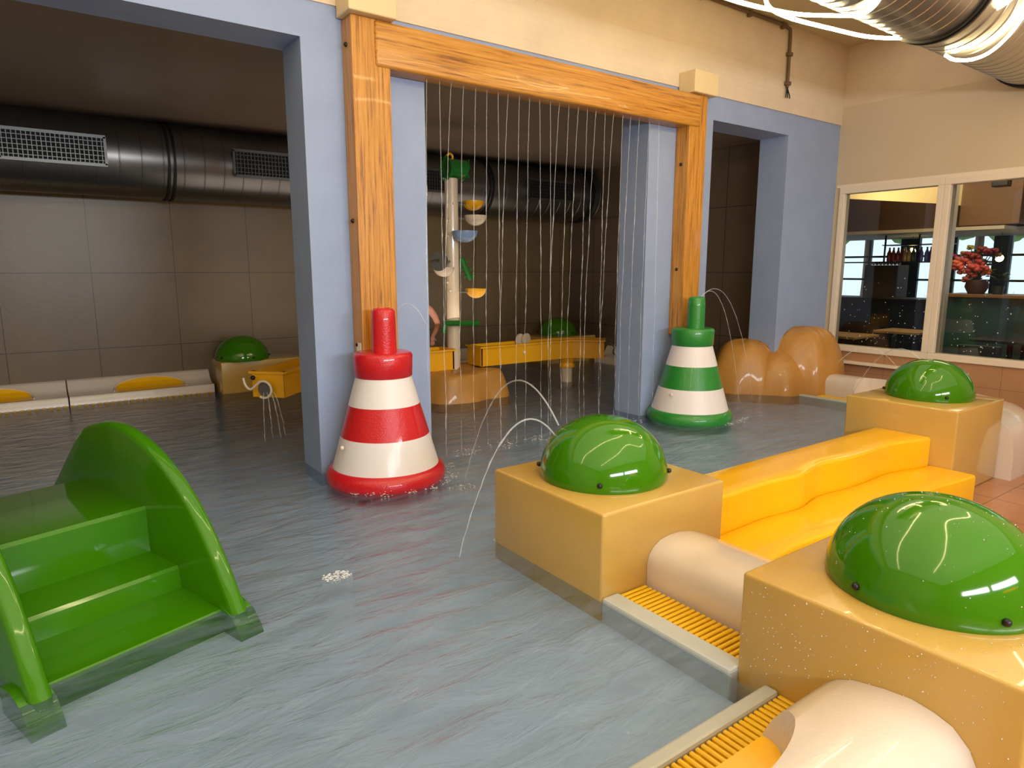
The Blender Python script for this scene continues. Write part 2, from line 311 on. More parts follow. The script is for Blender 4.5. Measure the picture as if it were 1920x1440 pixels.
# gutters and copings of the pool edge
struct('trim_2', B(1.93, 2.03, 1.325, 2.0, -.05, .115, .012), M_cop)
struct('trim_3', B(XL, 1.972, 1.155, 1.21, -.05, .115, .012), M_cop)
struct('trim_4', B(7.2, 7.28, 2.85, 4.45, -.05, .11, .01), M_cop)
def grate(label, x0, x1, y0, y1, z, along):
    bm = bmesh.new(); n = int(((x1-x0) if along == 'x' else (y1-y0))/.027)
    for i in range(n):
        if along == 'x': a = x0+(x1-x0)*(i+.5)/n; box(bm, a-.0085, a+.0085, y0, y1, z-.022, z, .004, 1)
        else: a = y0+(y1-y0)*(i+.5)/n; box(bm, x0, x1, a-.0085, a+.0085, z-.022, z, .004, 1)
    if along == 'x':
        for y in (y0+.2*(y1-y0), y0+.8*(y1-y0)): box(bm, x0, x1, y-.006, y+.006, z-.02, z-.012)
        box(bm, x0, x1, y0, y1, z-.09, z-.07)
    else:
        for x in (x0+.2*(x1-x0), x0+.8*(x1-x0)): box(bm, x-.006, x+.006, y0, y1, z-.02, z-.012)
        box(bm, x0, x1, y0, y1, z-.09, z-.07)
    return tag(finish('gutter_grate', bm, mat('yellow_grate', (234,184,16), rough=.35, coat=.2)), label, 'grate', 'yellow overflow grates')
grate('short yellow slatted grate between the middle block and the nearest block', 2.032, 2.2, 1.335, 1.995, .105, 'y')
grate('yellow slatted grate running out of the bottom of the picture', -1.5, 1.975, 1.047, 1.152, .105, 'x')
grate('yellow grate along the pool edge by the right-hand rock', 7.285, 7.44, 3.3, 4.1, .105, 'y')
# ================================================================== OVERFLOW BENCHES
PROF = [(0,-.1),(0,.085),(-.004,.2),(.008,.24),(.035,.272),(.08,.296),(.14,.306),(.22,.304),(.30,.288),(.38,.262),(.44,.215),(.475,.15),(.49,.0),(.49,-.18),(.3,-.18),(.3,-.1)]
def densify(a, b, n): return [(a[0]+(b[0]-a[0])*i/n, a[1]+(b[1]-a[1])*i/n) for i in range(n+1)]
o = finish('overflow_bench', sweep([(u,z) for u,z in PROF], densify((2.22,1.332),(2.22,1.998),4)[::-1]), M_bench, smooth=True, angle=50)
tag(o, 'rounded white pool-edge bench between the middle block and the nearest block', 'bench', 'white overflow benches')
# path direction decides which side is dry: u grows to the left of the path
PROF2 = [(0,-.1),(0,.095),(.0,.14),(.02,.19),(.05,.235),(.08,.26),(.13,.285),(.22,.306),(.30,.316),(.36,.308),(.41,.292),(.455,.25),(.475,.21),(.485,.1),(.49,-.18),(.25,-.18),(.25,-.1)]
FP = densify((1.973,1.045),(-1.4,1.045),30)
o = finish('overflow_bench', sweep(PROF2, FP), M_bench, smooth=True, angle=50)
tag(o, 'rounded white pool-edge bench at the very bottom right of the picture', 'bench', 'white overflow benches')
cx_, cy_ = 1.24, 1.0
bm = lathe([(0,.13),(.47,.13),(.50,.30),(.54,.5),(0,.5)], 0, 0, 64)
for v in bm.verts: v.co = Vector((cx_+v.co.x, cy_+v.co.y*.42+.03, v.co.z))
boolean_cut(o, bm)
sb = lathe([(0,.132),(.468,.132),(.468,.1),(0,.1)], 0, 0, 64)
for v in sb.verts: v.co = Vector((cx_+v.co.x, max(min(cy_+v.co.y*.42+.03, 1.044), 0), v.co.z))
s = finish('seat_inlay', sb, M_yel, smooth=True); s.parent = o; s['label'] = 'yellow oval seat let into the bench'
path = spline([(6.45,2.18,0),(6.9,2.2,0),(7.35,2.36,0),(7.6,2.75,0),(7.66,3.3,0),(7.66,4.0,0),(7.66,4.5,0)], 8)
o = finish('overflow_bench', sweep([(-u+.2,z+(.03 if z > .2 else 0)) for u,z in PROF], [(p.x,p.y) for p in path]), M_bench, smooth=True, angle=50)
tag(o, 'white bench curving from behind the far right block up to the rock', 'bench', 'white overflow benches')
bm = lathe([(0,.16),(.3,.16),(.34,.5),(0,.5)], 0, 0, 48)
for v in bm.verts: v.co = Vector((7.5+v.co.x*.6, 3.45+v.co.y, v.co.z))
boolean_cut(o, bm)
s = finish('seat_inlay', B(7.48, 7.66, 3.18, 3.72, .15, .163), M_yel); s.parent = o; s['label'] = 'yellow seat let into the bench'
# back-wall benches (two lengths) and side wall bench
BPROF = [(8.515,-.05),(8.515,.175),(8.525,.19),(8.60,.192),(8.68,.205),(8.74,.25),(8.77,.315),(8.80,.338),(8.823,.34),(8.823,-.05)]
def wallbench(x0, x1, label, notch=None):
    o = finish('wall_bench', prism(BPROF, x0, x1, 'x'), M_bench, smooth=True, angle=50); tag(o, label, 'bench', 'white benches along the annex walls')
    if notch:
        line = [(8.545,.1935),(8.60,.1955),(8.68,.2085),(8.737,.2535),(8.766,.317)]; bm = bmesh.new(); rows = []; hw = .36
        def at_z(z):
            for (a,b),(c,d) in zip(line, line[1:]):
                if z <= d: return a+(c-a)*(z-b)/(d-b)
            return line[-1][0]
        for i in range(33):
            u = -1+2*i/32; top = .196+.112*math.sqrt(max(0,1-u*u)); zs = [.1935+(top-.1935)*k/10 for k in range(11)]
            rows.append([bm.verts.new((notch+u*hw, at_z(z)-.003, z+.001)) for z in zs])
        for A, Bq in zip(rows, rows[1:]):
            for k in range(10): bm.faces.new((A[k], Bq[k], Bq[k+1], A[k+1]))
        r_ = bmesh.ops.extrude_face_region(bm, geom=bm.faces[:]); 
        for v in [g for g in r_['geom'] if isinstance(g, bmesh.types.BMVert)]: v.co.y += .012; v.co.z -= .004
        s = finish('seat_inlay', bm, M_yel, smooth=True); s.parent = o; s['label'] = 'yellow oval seat let into the bench'
        rim = tube(spline([(notch+hw*1.03*math.cos(a), at_z(.196+.118*math.sin(a))-.002, .196+.118*math.sin(a)) for a in [math.pi*q/14 for q in range(15)]],2), .009, 8)
        s = finish('seat_rim', rim, M_bench, smooth=True); s.parent = o
    return o
wallbench(-2.4, .245, 'white bench under the tiled wall, cut off by the left edge of the picture', -.42)
wallbench(.26, 1.72, 'white bench under the tiled wall with one full yellow oval, left of the sand block', 1.06)
wallbench(2.75, 6.5, 'long white bench on the back wall behind the yellow water channel')
o = finish('wall_bench', prism([(XA-(8.825-y),z) for y,z in BPROF], 5.0, 7.8, 'y'), M_bench, smooth=True); tag(o, 'white bench on the dark side wall behind the right-hand rock', 'bench', 'white benches along the annex walls')
# dotted yellow gutter strip under the back benches
bm = bmesh.new()
for i in range(62): x = -2.2+i*.063; box(bm, x, x+.038, 8.46, 8.513, .06, .1)
tag(finish('gutter_grate', bm, mat('yellow_grate', (234,184,16))), 'thin dotted yellow grate at the waterline of the far left wall', 'grate', 'yellow overflow grates')
# ================================================================== SAND BLOCKS AND DOMES
def block(x0, x1, y0, y1, z0, z1, label):
    return tag(finish('seat_block', B(x0, x1, y0, y1, z0, z1, .014, 3), M_block, smooth=True, angle=30), label, 'block', 'sand-coloured blocks carrying green domes')
block(1.93, 2.77, 2.0, 2.84, -.02, .5, 'sand-coloured square block standing in the water in the middle of the picture')
block(1.975, 2.82, .47, 1.33, DECK, .485, 'large sand-coloured block nearest the camera, at the lower right')
block(5.56, 6.45, 2.0, 2.85, DECK, .5, 'sand-coloured block at the far right end of the yellow wavy bench')
block(1.76, 2.72, 8.28, 8.82, -.02, .47, 'dim sand-coloured block against the tiled back wall at the left')
block(6.45, 7.45, 8.0, 8.82, -.02, .5, 'dim sand-coloured block in the back corner beyond the falling water')
def dome(cx, cy, z, label, r=.33, h=.31, bolts=(20,100,200,250,300,340), detail=True):
    t = thing('spray_dome', (cx,cy,z), label, 'dome', 'shiny green spray domes')
    prof = [(r*.985,z),(r,z+.012)]+[(r*math.cos(a)**.95, z+.012+(h-.012)*math.sin(a)) for a in [math.pi/2*i/20 for i in range(1,20)]]+[(0,z+h)]
    sub('shell', lathe(prof, cx, cy, 72), M_green, t, smooth=True)
    if detail:
        for a in bolts:
            a = math.radians(a); b = bmesh.new(); ball(b, (cx+(r+.003)*math.cos(a), cy+(r+.003)*math.sin(a), z+.045), .013, 12); sub('bolt', b, M_black, t, smooth=True)['label'] = 'small black rubber bolt cap'
    return t
dome(2.335, 2.43, .5, 'glossy green dome with two water jets on the middle block', bolts=(-136,-50,138,50))
dome(2.42, .895, .485, 'glossy green dome on the nearest block, largest in the picture', r=.333, bolts=(-124,163,-40,60))
dome(6.075, 2.425, .5, 'glossy green dome on the far right block below the window', bolts=(-136,120,-50,50))
dome(2.06, 8.5, .47, 'dark green dome against the tiled wall behind the green steps', r=.31, h=.29, bolts=(-150,-80,-20))
dome(6.98, 8.4, .5, 'dark green dome in the back corner seen through the falling water', r=.31, h=.28, bolts=(-150,-80,-20))
# ================================================================== WAVY BENCH
def wave_pts(x0, x1, ys, n=40):
    out = []
    for i in range(n+1):
        x = x0+(x1-x0)*i/n; out.append((x, ys(x)))
    return out
t = thing('wave_bench', (4.2,2.3,DECK), 'bright yellow wavy two-tier bench linking the middle block and the far right block', 'bench')
def interp(tab, x):
    for (a,b),(c,d) in zip(tab, tab[1:]):
        if x <= c:
            s = (x-a)/(c-a); s = s*s*(3-2*s); return b+(d-b)*s
    return tab[-1][1]
NEAR = [(2.76,2.23),(3.13,2.25),(3.5,2.26),(3.85,2.228),(4.2,2.285),(4.6,2.25),(5.05,2.26),(5.62,2.165)]
def slab(ynear, yfar, x0, x1, z0, z1, mt, name, parent, b=.02, n=72):
    bm = bmesh.new(); rows = []
    for i in range(n+1):
        x = x0+(x1-x0)*i/n; a, f = ynear(x), yfar(x); m_ = (a+f)/2
        rows.append([bm.verts.new((x,y,z)) for y, z in ((a,z0),(a,(z0+z1)/2),(a,z1-b),(a+b*.3,z1-b*.3),(a+b,z1),(a*.67+f*.33,z1),(a*.33+f*.67,z1),(f-b,z1),(f-b*.3,z1-b*.3),(f,z1-b),(f,z0))])
    k = len(rows[0])
    for A, Bq in zip(rows, rows[1:]):
        for q in range(k): bm.faces.new((A[q], A[(q+1)%k], Bq[(q+1)%k], Bq[q]))
    bm.faces.new(rows[0]); bm.faces.new(rows[-1][::-1])
    return sub(name, bm, mt, parent, smooth=True, angle=50)
slab(lambda x: interp(NEAR,x), lambda x: 2.6, 2.772, 5.555, DECK, .27, M_yel, 'backrest_tier', t)
slab(lambda x: 1.87+.03*math.sin(x*4.2), lambda x: interp(NEAR,x)-.001, 2.772, 5.555, DECK, .05, M_yel, 'lower_step', t)
# ================================================================== TIMBER FRAME
t = thing('timber_frame', (3.69,4.45,.96), 'tall orange-brown timber frame of two posts and a beam with water dripping from it', 'frame')
p = sub('post', B(1.882, 2.158, 4.405, YW-.001, .90, 3.19, .008), woodZ, t)
q = sub('post', B(5.255, 5.505, 4.405, YW-.001, .90, 3.19, .008), woodZ, t)
bm = B(2.045, 5.395, 4.388, YW-.004, 2.893, 3.186, .022, 4)
sub('beam', bm, woodX, t, smooth=True, angle=40)
for x, zs in ((1.879,(3.02,1.88,1.02)),(5.252,(2.55,1.55))):
    for z in zs:
        b = bmesh.new(); ball(b, (x,4.49,z), .016, 10); sub('screw_cap', b, M_black, t, smooth=True)
b = B(1.874, 1.882, 4.43, 4.50, .965, 1.035, .002); s = sub('sticker', b, M_frame, t); s['label'] = 'small white notice sticker on the post side'
for x0, x1, y0, z0, z1, lb in ((1.845,2.185,4.34,3.192,3.62,'cream box on the wall above the left timber post, cut by the top edge'),(5.255,5.60,4.36,3.192,3.395,'cream box on the wall above the right timber post')):
    tag(finish('wall_box', B(x0,x1,y0,YW-.012,z0,z1,.01), M_boxc), lb, 'box', 'cream boxes above the timber posts')
# ================================================================== SPRAY CONES
def cone(cx, cy, col, cname, label, smallz=0, nt_=1.29):
    t = thing('spray_cone', (cx,cy,0), label, 'cone', 'striped spray cones'); ym = YW-.004
    ring = [(.30,.03)]+[(.355+.062*math.cos(a), .125+.075*math.sin(a)) for a in [-math.pi/2+math.pi*i/14 for i in range(15)]]+[(.33,.2)]
    sub('base_ring', lathe(ring, cx, cy, 64, ymax=ym), col, t, smooth=True, angle=60)
    R = lambda z: .372+(.188-.372)*(z-.19)/(.835-.19)
    cuts = [.19,.415,.63,.84]
    for i, (a, b) in enumerate(zip(cuts, cuts[1:])):
        pr = [(0,a),(R(a),a),(R((a+b)/2),(a+b)/2),(R(b),b),(0,b)]
        s = sub('cone_band', lathe(pr, cx, cy, 64, ymax=ym), M_white if i != 1 else col, t, smooth=True, angle=30)
        s['label'] = ('white band' if i != 1 else cname+' band')
    c0 = .2; pr = [(0,.815),(c0-.012,.815),(c0,.827),(c0+.004,.965),(c0-.004,.982),(c0-.02,.99),(0,.99)]
    if cx < 3: ycap = ym
    sub('cap', lathe(pr, cx, cy, 64, ymax=4.402), col, t, smooth=True, angle=50)
    pr = [(.084,.985),(.082,1.2),(.078,nt_-.02),(.068,nt_-.004),(.052,nt_),(.045,nt_-.03),(0,nt_-.03)]
    sub('nozzle', lathe(pr, cx, cy-.03, 40), col, t, smooth=True, angle=50)
    b = bmesh.new(); ball(b, (cx-.345,cy-.06,.37), .014, 10); sub('bolt', b, M_frame, t, smooth=True)['label'] = 'white bolt cap'
    return t
cone(1.955, 4.24, M_red, 'red', 'large red and white striped spray cone standing in the water')
cone(5.235, 4.24, M_cgreen, 'green', 'large green and white striped spray cone standing in the water')
# ================================================================== GREEN STEPS
SA = math.radians(17.7); SW = Vector((math.cos(SA), math.sin(SA), 0)); SD = Vector((-math.sin(SA), math.cos(SA), 0)); SQ = Vector((.543,2.924,0))
SM = Matrix((SW, SD, Vector((0,0,1)))).transposed().to_4x4(); SM.translation = SQ
t = thing('toddler_slide', SQ+SW*-.33, 'glossy green steps of a small water slide standing in the pool at the lower left', 'slide')
def sl(name, bm, mt, **k): bm.transform(SM); return sub(name, bm, mt, t, **k)
prof = [(-.03,-.01),(-.03,.085),(-.015,.101),(.322,.101),(.332,.19),(.345,.203),(.6,.203),(.605,.415),(.62,.43),(1.32,.43),(1.42,.38),(1.95,.02),(1.95,-.01)]
bm = prism(prof, -.665, .002, 'x'); sl('steps', bm, M_green, smooth=True, angle=35)
OUT = [(-.135,-.01),(-.125,.06),(-.085,.13),(-.03,.22),(.06,.35),(.19,.50),(.34,.62),(.52,.715),(.72,.775),(.92,.795),(1.12,.765),(1.30,.70),(1.5,.54),(1.72,.35),(1.95,.17),(2.1,.08),(2.1,-.01)]
def cheek(x0, x1):
    c = [Vector((p.x,p.y)) for p in spline([(a,b,0) for a,b in OUT], 4)]; n = len(c); bm = bmesh.new(); L_ = []
    for fx, ins in ((0,.026),(.012,.014),(.028,.004),(.05,0),(.5,0),(.95,0),(.972,.004),(.988,.014),(1,.026)):
        xx = x0+(x1-x0)*({0:0,.012:.06,.028:.16,.05:.34,.5:.5,.95:.66,.972:.84,.988:.94,1:1}[fx]); row = []
        for i, p in enumerate(c):
            tn = (c[min(i+1,n-1)]-c[max(i-1,0)]).normalized(); nn = Vector((tn.y,-tn.x)); q = p+nn*ins
            if i in (0, n-1): q = Vector((p.x+(ins if i == 0 else -ins), p.y))
            row.append(bm.verts.new((xx, q.x, q.y)))
        L_.append(row)
    for A, Bq in zip(L_, L_[1:]):
        for i in range(n): bm.faces.new((A[i], A[(i+1)%n], Bq[(i+1)%n], Bq[i]))
    bm.faces.new(L_[0]); bm.faces.new(L_[-1][::-1])
    sl('side_panel', bm, M_green, smooth=True, angle=60)
cheek(0, .075); cheek(-.74, -.665)
# fillet at the outer foot of each side panel
for x0, x1 in ((-.005,.10),(-.765,-.66)):
    bm = prism([(-.17,-.01),(-.15,.035),(-.10,.09),(0,.12),(.1,.1),(.1,-.01)], x0, x1, 'x', bev=.012); sl('foot', bm, M_green, smooth=True, angle=60)
p_ = PZ(2,1052,.36); bm = B(-.605,-.572,.6005,.6055,.345,.385); s = sl('sticker', bm, M_frame); s['label'] = 'small pale sticker on the upper riser'
# ================================================================== ANNEX DUCT
DY, DZ, DR = 8.39, 2.705, .395
t = thing('ventilation_duct', (3,DY,DZ), 'large round galvanised ventilation duct along the back wall', 'duct')
bm = bmesh.new(); N_ = 56; x = -4.1; rings = []
xs = [-4.1+i*.11 for i in range(int(11.5/.11))]
def ringx(bm, x, r, cy, cz, n=N_): return [bm.verts.new((x, cy+r*math.cos(2*math.pi*k/n), cz+r*math.sin(2*math.pi*k/n))) for k in range(n)]
def ductmesh(x0, x1, cy, cz, r, pitch=.13, dome_end=True):
    bm = bmesh.new(); pr = []; x = x0
    while x < x1: pr += [(x,r),(x+pitch-.014,r),(x+pitch-.01,r+.004),(x+pitch-.004,r+.004)]; x += pitch
    rings = [ringx(bm, a, b, cy, cz) for a, b in pr]
    for A, Bq in zip(rings, rings[1:]):
        for k in range(N_): bm.faces.new((A[k], A[(k+1)%N_], Bq[(k+1)%N_], Bq[k]))
    bm.faces.new(rings[0]); bm.faces.new(rings[-1][::-1]); return bm
sub('duct_shell', ductmesh(-4.1, 7.36, DY, DZ, DR, .2), M_steel, t, smooth=True, angle=40)
def flange(x, cy, cz, r, parent, mt=None):
    for dx in (-.028,.028):
        bm = bmesh.new(); A = [ringx(bm, x+dx-.012, r, cy, cz), ringx(bm, x+dx-.012, r+.02, cy, cz), ringx(bm, x+dx+.012, r+.02, cy, cz), ringx(bm, x+dx+.012, r, cy, cz)]
        for P_, Q_ in zip(A, A[1:]+A[:1]):
            for k in range(N_): bm.faces.new((P_[k], P_[(k+1)%N_], Q_[(k+1)%N_], Q_[k]))
        sub('joint_ring', bm, mt or M_steelD, parent, smooth=True)
for x in (-2.7,1.37,5.42,7.32): flange(x, DY, DZ, DR, t)
for x0 in (-.07,2.0,4.02,6.06):
    # louvre grille lying on the lower camera side of the duct
    g = bmesh.new(); W_, H_ = .83, .27
    for z in (-H_/2, H_/2): box(g, x0-.02, x0+W_+.02, -.012, .012, z-.015, z+.015)
    for xx in (x0-.012, x0+W_+.012): box(g, xx-.012, xx+.012, -.012, .012, -H_/2, H_/2)
    for i in range(22): xx = x0+W_*(i+.5)/22; box(g, xx-.0035, xx+.0035, -.010, .004, -H_/2, H_/2)
    for i in range(5): zz = -H_/2+H_*(i+1)/6; box(g, x0, x0+W_, .002, .008, zz-.0035, zz+.0035)
    a = math.radians(0); M_ = Matrix.Translation((0, DY-DR-.018, DZ-.0)) @ Matrix.Rotation(0,4,'X')
    g.transform(M_); s = sub('grille', g, M_grid, t)
    k = B(x0, x0+W_, DY-DR-.012, DY-DR+.06, DZ-H_/2, DZ+H_/2); bk = finish('grille_shade_slab', k, M_dark); bk.parent = s  # black slab painted as the shade inside the duct opening
# ================================================================== CHANNEL, ROCK, PLAY POST
RX, RY = 3.99, 6.7
def rock(lobes, label, seed, skirt=None, name='rock'):
    """bumpy boulder: union of scaled lobes by a height field in polar form"""
    random.seed(seed); bm = bmesh.new()
    for (cx, cy, r, h, top) in lobes:
        n, mrows = 48, 12; ph = [random.uniform(0,6.28) for _ in range(4)]; b2 = bmesh.new(); rings = []
        for j in range(mrows+1):
            f = j/mrows; z = h*math.sin(f*math.pi/2)**.9; rr = r*(1-(1-top)*f) if f < .86 else r*(top)*(1-((f-.86)/.14)**2*.999)*1.0
            if f >= .86: z = h*(math.sin(.86*math.pi/2)**.9+(1-math.sin(.86*math.pi/2)**.9)*((f-.86)/.14)**.6)
            if top < .7: tq = f*math.pi/2; rr = r*max(.001, math.cos(tq))**.5*(1.04-.1*f); z = h*math.sin(tq)**1.05
            ring = []
            for i in range(n):
                a = 2*math.pi*i/n; k = 1+.07*math.cos(3*a+ph[0])+.05*math.cos(5*a+ph[1]+f)+.035*math.cos(9*a+ph[2]-f*2)*(1-f)
                ring.append(b2.verts.new((cx+rr*k*math.cos(a), cy+rr*k*math.sin(a), z+.012*math.cos(4*a+ph[3]))))
            rings.append(ring)
        for A, Bq in zip(rings, rings[1:]):
            for i in range(n): b2.faces.new((A[i], A[(i+1)%n], Bq[(i+1)%n], Bq[i]))
        b2.faces.new(rings[-1]); b2.faces.new(rings[0][::-1]); merge(bm, b2)
    return bm
o = finish('rock', rock([(RX,RY,.62,.41,.74)], '', 3), M_rock, smooth=True, angle=70); tag(o, 'tan fluted rock under the cream play post in the water', 'rock')
def channel(path, name, label, ends, parent=None):
    t = thing(name, (path[0][0],path[0][1],.41), label, 'water channel', 'yellow water channel arms')
    pr = [(-.15,.415),(-.15,.625),(-.175,.63),(-.175,.652),(-.125,.652),(-.125,.44),(.125,.44),(.125,.652),(.175,.652),(.175,.63),(.15,.625),(.15,.415)]
    sub('trough', sweep(pr, path), M_yel2, t, smooth=True, angle=30)
    for (x, y, ang) in ends:
        bm = B(x-.015, x+.015, y-.15, y+.15, .416, .635, .006); box(bm, x-.03, x+.03, y-.17, y+.17, .632, .652)
        bmesh.ops.rotate(bm, verts=bm.verts[:], cent=(x,y,0), matrix=Matrix.Rotation(math.radians(ang),3,'Z')); sub('end_plate', bm, M_yel2, t)
    wv = [(-.12,.44),(-.12,.53),(.12,.53),(.12,.44)]
    pth = [Vector(p) for p in path]
    s = sub('channel_water', sweep([(-.12,.53),(-.12,.535),(.12,.535),(.12,.53)], path), mat('channel_water', (120,112,90), rough=.08, spec=.8), t); s['label'] = 'shallow water inside the channel'
    return t
q8 = lambda a,b,n=6: densify(a,b,n)
chR = channel(q8((4.27,6.69),(5.62,6.69))+[(5.74,6.655)]+q8((5.80,6.61),(6.06,6.35),3), 'water_channel', 'yellow water channel arm running right from the play post', [(4.28,6.69,0),(6.06,6.36,-45)])
chL = channel(q8((3.90,6.69),(2.42,6.69))[::1]+[(2.28,6.655)]+q8((2.22,6.60),(1.67,6.05),3), 'water_channel', 'yellow water channel arm ending with a round gate left of the pillar', [(3.89,6.69,0),(1.675,6.055,45)])
# pedestal under the right arm
bm = lathe([(.0,-.01),(.075,-.01),(.075,.30),(0,.30)], 5.66, 6.62, 28); s = sub('support_leg', bm, M_post, chR, smooth=True, angle=40); s['label'] = 'cream round leg'
bm = lathe([(0,.29),(.105,.29),(.105,.32),(.09,.35),(.12,.413),(0,.413)], 5.66, 6.62, 28); s = sub('leg_collar', bm, M_yel2, chR, smooth=True, angle=40)
bm = lathe([(0,.0),(.12,.0),(.12,.03),(0,.03)], 5.66, 6.62, 28); sub('leg_foot', bm, M_gpart, chR, smooth=True, angle=40)
bm = lathe([(0,-.01),(.075,-.01),(.075,.41),(0,.41)], 2.32, 6.60, 28); s = sub('support_leg', bm, M_post, chL, smooth=True, angle=40)
# round gate with white lever at the left end, sluice handle at the right end
def disc(c, r, th, nrm, seg=32):
    b2 = bmesh.new(); bmesh.ops.create_cone(b2, segments=seg, radius1=r, radius2=r, depth=th, cap_ends=True)
    b2.transform(Matrix.Translation(c) @ Vector(nrm).to_track_quat('Z','Y').to_matrix().to_4x4()); return b2
gc = Vector((1.645,6.03,.50)); gn = Vector((-.7,-.7,0))
d1 = disc(gc+gn*.01, .065, .02, gn); s = sub('gate_disc', d1, M_grey, chL, smooth=True, angle=40)
e1 = Vector((.7,-.7,0)); pts = [gc+gn*.045+e1*(.075*math.cos(a))+_z*(.075*math.sin(a)) for a in [math.radians(d) for d in range(-120,150,15)]]
pts += [gc+gn*.045-e1*.12+_z*.0, gc+gn*.045-e1*.17+_z*.03, gc+gn*.045-e1*.19+_z*.1]
s = sub('gate_lever', tube(spline(pts,3), .011, 8), M_frame, chL, smooth=True); s['label'] = 'white curled lever'
b = bmesh.new(); ball(b, gc+gn*.02-e1*.11+_z*.1, .022, 10); sub('bolt', b, M_black, chL, smooth=True)
s = sub('gate_lever', tube(spline([(6.12,6.29,.6),(6.16,6.25,.55),(6.15,6.26,.48),(6.19,6.24,.42)],6), .012, 8), M_grey, chR, smooth=True)
b = bmesh.new(); ball(b, (4.9,6.535,.54), .022, 10); s = sub('bolt', b, M_frame, chR, smooth=True); s['label'] = 'white bolt cap'
for x in (5.03,5.13):
    merge_b = disc(Vector((x,6.80,.66)), .085, .02, (.35,-1,0)); s = sub('paddle_disc', merge_b, M_post, chR, smooth=True, angle=40); s['label'] = 'cream round paddle'
# play post
t = thing('play_post', (RX,RY,.41), 'tall cream play post with coloured half bowls beside falling water', 'play post')
zt = 2.55; PR = .075
sub('post', lathe([(0,.39),(PR,.39),(PR,zt),(PR-.008,zt+.008),(0,zt+.008)], RX, RY, 36), M_post, t, smooth=True, angle=40)
def on(x, y, Y=RY): return PY(x, y, Y)
def bowl(px, py, r, mt, Y, lb, sx=1):
    c = on(px, py, Y); bm = bmesh.new(); n = 32
    pr = [(r*math.cos(a), -r*.9*math.sin(a)) for a in [math.pi/2*i/10 for i in range(11)]][::-1]
    pr = [(a, b) for a, b in pr]+[(r-.008,0)]+[((r-.01)*math.cos(a), -(r-.01)*.9*math.sin(a)) for a in [math.pi/2*i/8 for i in range(1,9)]]
    pr[0] = (0, -r*.9); pr[-1] = (0, -(r-.01)*.9)
    s = sub('half_bowl', lathe([(a, c.z+b) for a, b in pr], c.x, c.y, 32), mt, t, smooth=True, angle=60); s['label'] = lb
    d = Vector((c.x-RX, c.y-RY, 0)); dn = d.normalized()
    arm = tube([Vector((RX,RY,c.z-.035))+dn*PR*.9, Vector((RX,RY,c.z-.035))+dn*(d.length-r*.85)], .012, 8) if d.length-r*.85 > PR else None
    if arm: s2 = finish('bowl_arm', arm, M_grey, smooth=True); s2.parent = s
bowl(887,377,.122,M_yel2,6.75,'yellow bowl, uppermost'); bowl(891.5,404,.13,M_post,6.62,'cream bowl'); bowl(872,433,.142,M_bluebowl,6.50,'blue-grey bowl'); bowl(892,541,.125,M_yel2,6.7,'yellow bowl, lowest')
bowl(832,501,.12,M_post,6.60,'cream bowl behind the round plate')
# barrel on top
c = on(851,318,RY); bm = disc((0,0,0), .105, .26, (1,0,0), 32); bmesh.ops.bevel(bm, geom=[e for e in bm.edges if e.calc_face_angle(0) > 1], offset=.03, segments=3, affect='EDGES')
bm.transform(Matrix.Translation((c.x+.02, c.y, zt+.11))); s = sub('tipping_barrel', bm, M_gpart, t, smooth=True, angle=50); s['label'] = 'green barrel on top'
bm = tube([(c.x-.05+.035*math.cos(a), c.y, zt+.235+.035*math.sin(a)) for a in [math.pi*2*i/16 for i in range(17)]], .014, 8); s = sub('pull_ring', bm, M_yel2, t, smooth=True)
# round plate with crank, left of the post
c = on(823,490,6.45); s = sub('crank_plate', disc(c, .105, .012, (-.75,-.55,.1), 40), M_grey, t, smooth=True, angle=40); s['label'] = 'dark grey round plate'
s2 = finish('crank_handle', tube(spline([c+Vector((-.01,-.01,0)), c+Vector((-.05,-.06,.015)), c+Vector((-.12,-.06,.0))],5), .009, 8), M_steel, smooth=True); s2.parent = s
s3 = finish('plate_arm', tube([c, Vector((RX-.05,RY-.03,c.z))], .014, 8), M_grey, smooth=True); s3.parent = s
# green toothed paddle on the right
a, b_ = on(864,484,6.72), on(882,524,6.72); bm = tube([a,b_], .035, 12)
for k in range(6):
    p = a.lerp(b_, (k+.5)/6); dirn = (b_-a).normalized(); side = dirn.cross(Vector((0,1,0)))
    merge(bm, tube([p, p+side*.07*(1 if k%2 else -1)+Vector((0,-.01,0))], .012, 6))
s = sub('toothed_paddle', bm, M_gpart, t, smooth=True, angle=50)
# green water pipe low on the post
a, b_ = on(832,606,6.58), on(896,606,6.58); bm = tube([a,a.lerp(b_,.5),b_], .033, 16); s = sub('spout_pipe', bm, M_gpart, t, smooth=True, angle=50)
bm = tube([a+Vector((.02,0,0)), a+Vector((.0,.0,-.11))], .03, 12); s2 = finish('spout_elbow', bm, M_gpart, smooth=True, angle=50); s2.parent = s
for (px,py) in ((833,382),(831,413),(836,442),(824,530),(843,545),(842,413),(850,382)):
    b = bmesh.new(); p = on(px,py,RY-.065); d = Vector((p.x-RX, p.y-RY, 0)); 
    dl = max(min(d.length, .088), .078); p = Vector((RX,RY,p.z))+d.normalized()*dl; ball(b, p, .014, 10); s = sub('bolt', b, M_frame, t, smooth=True); s['label'] = 'white bolt cap'
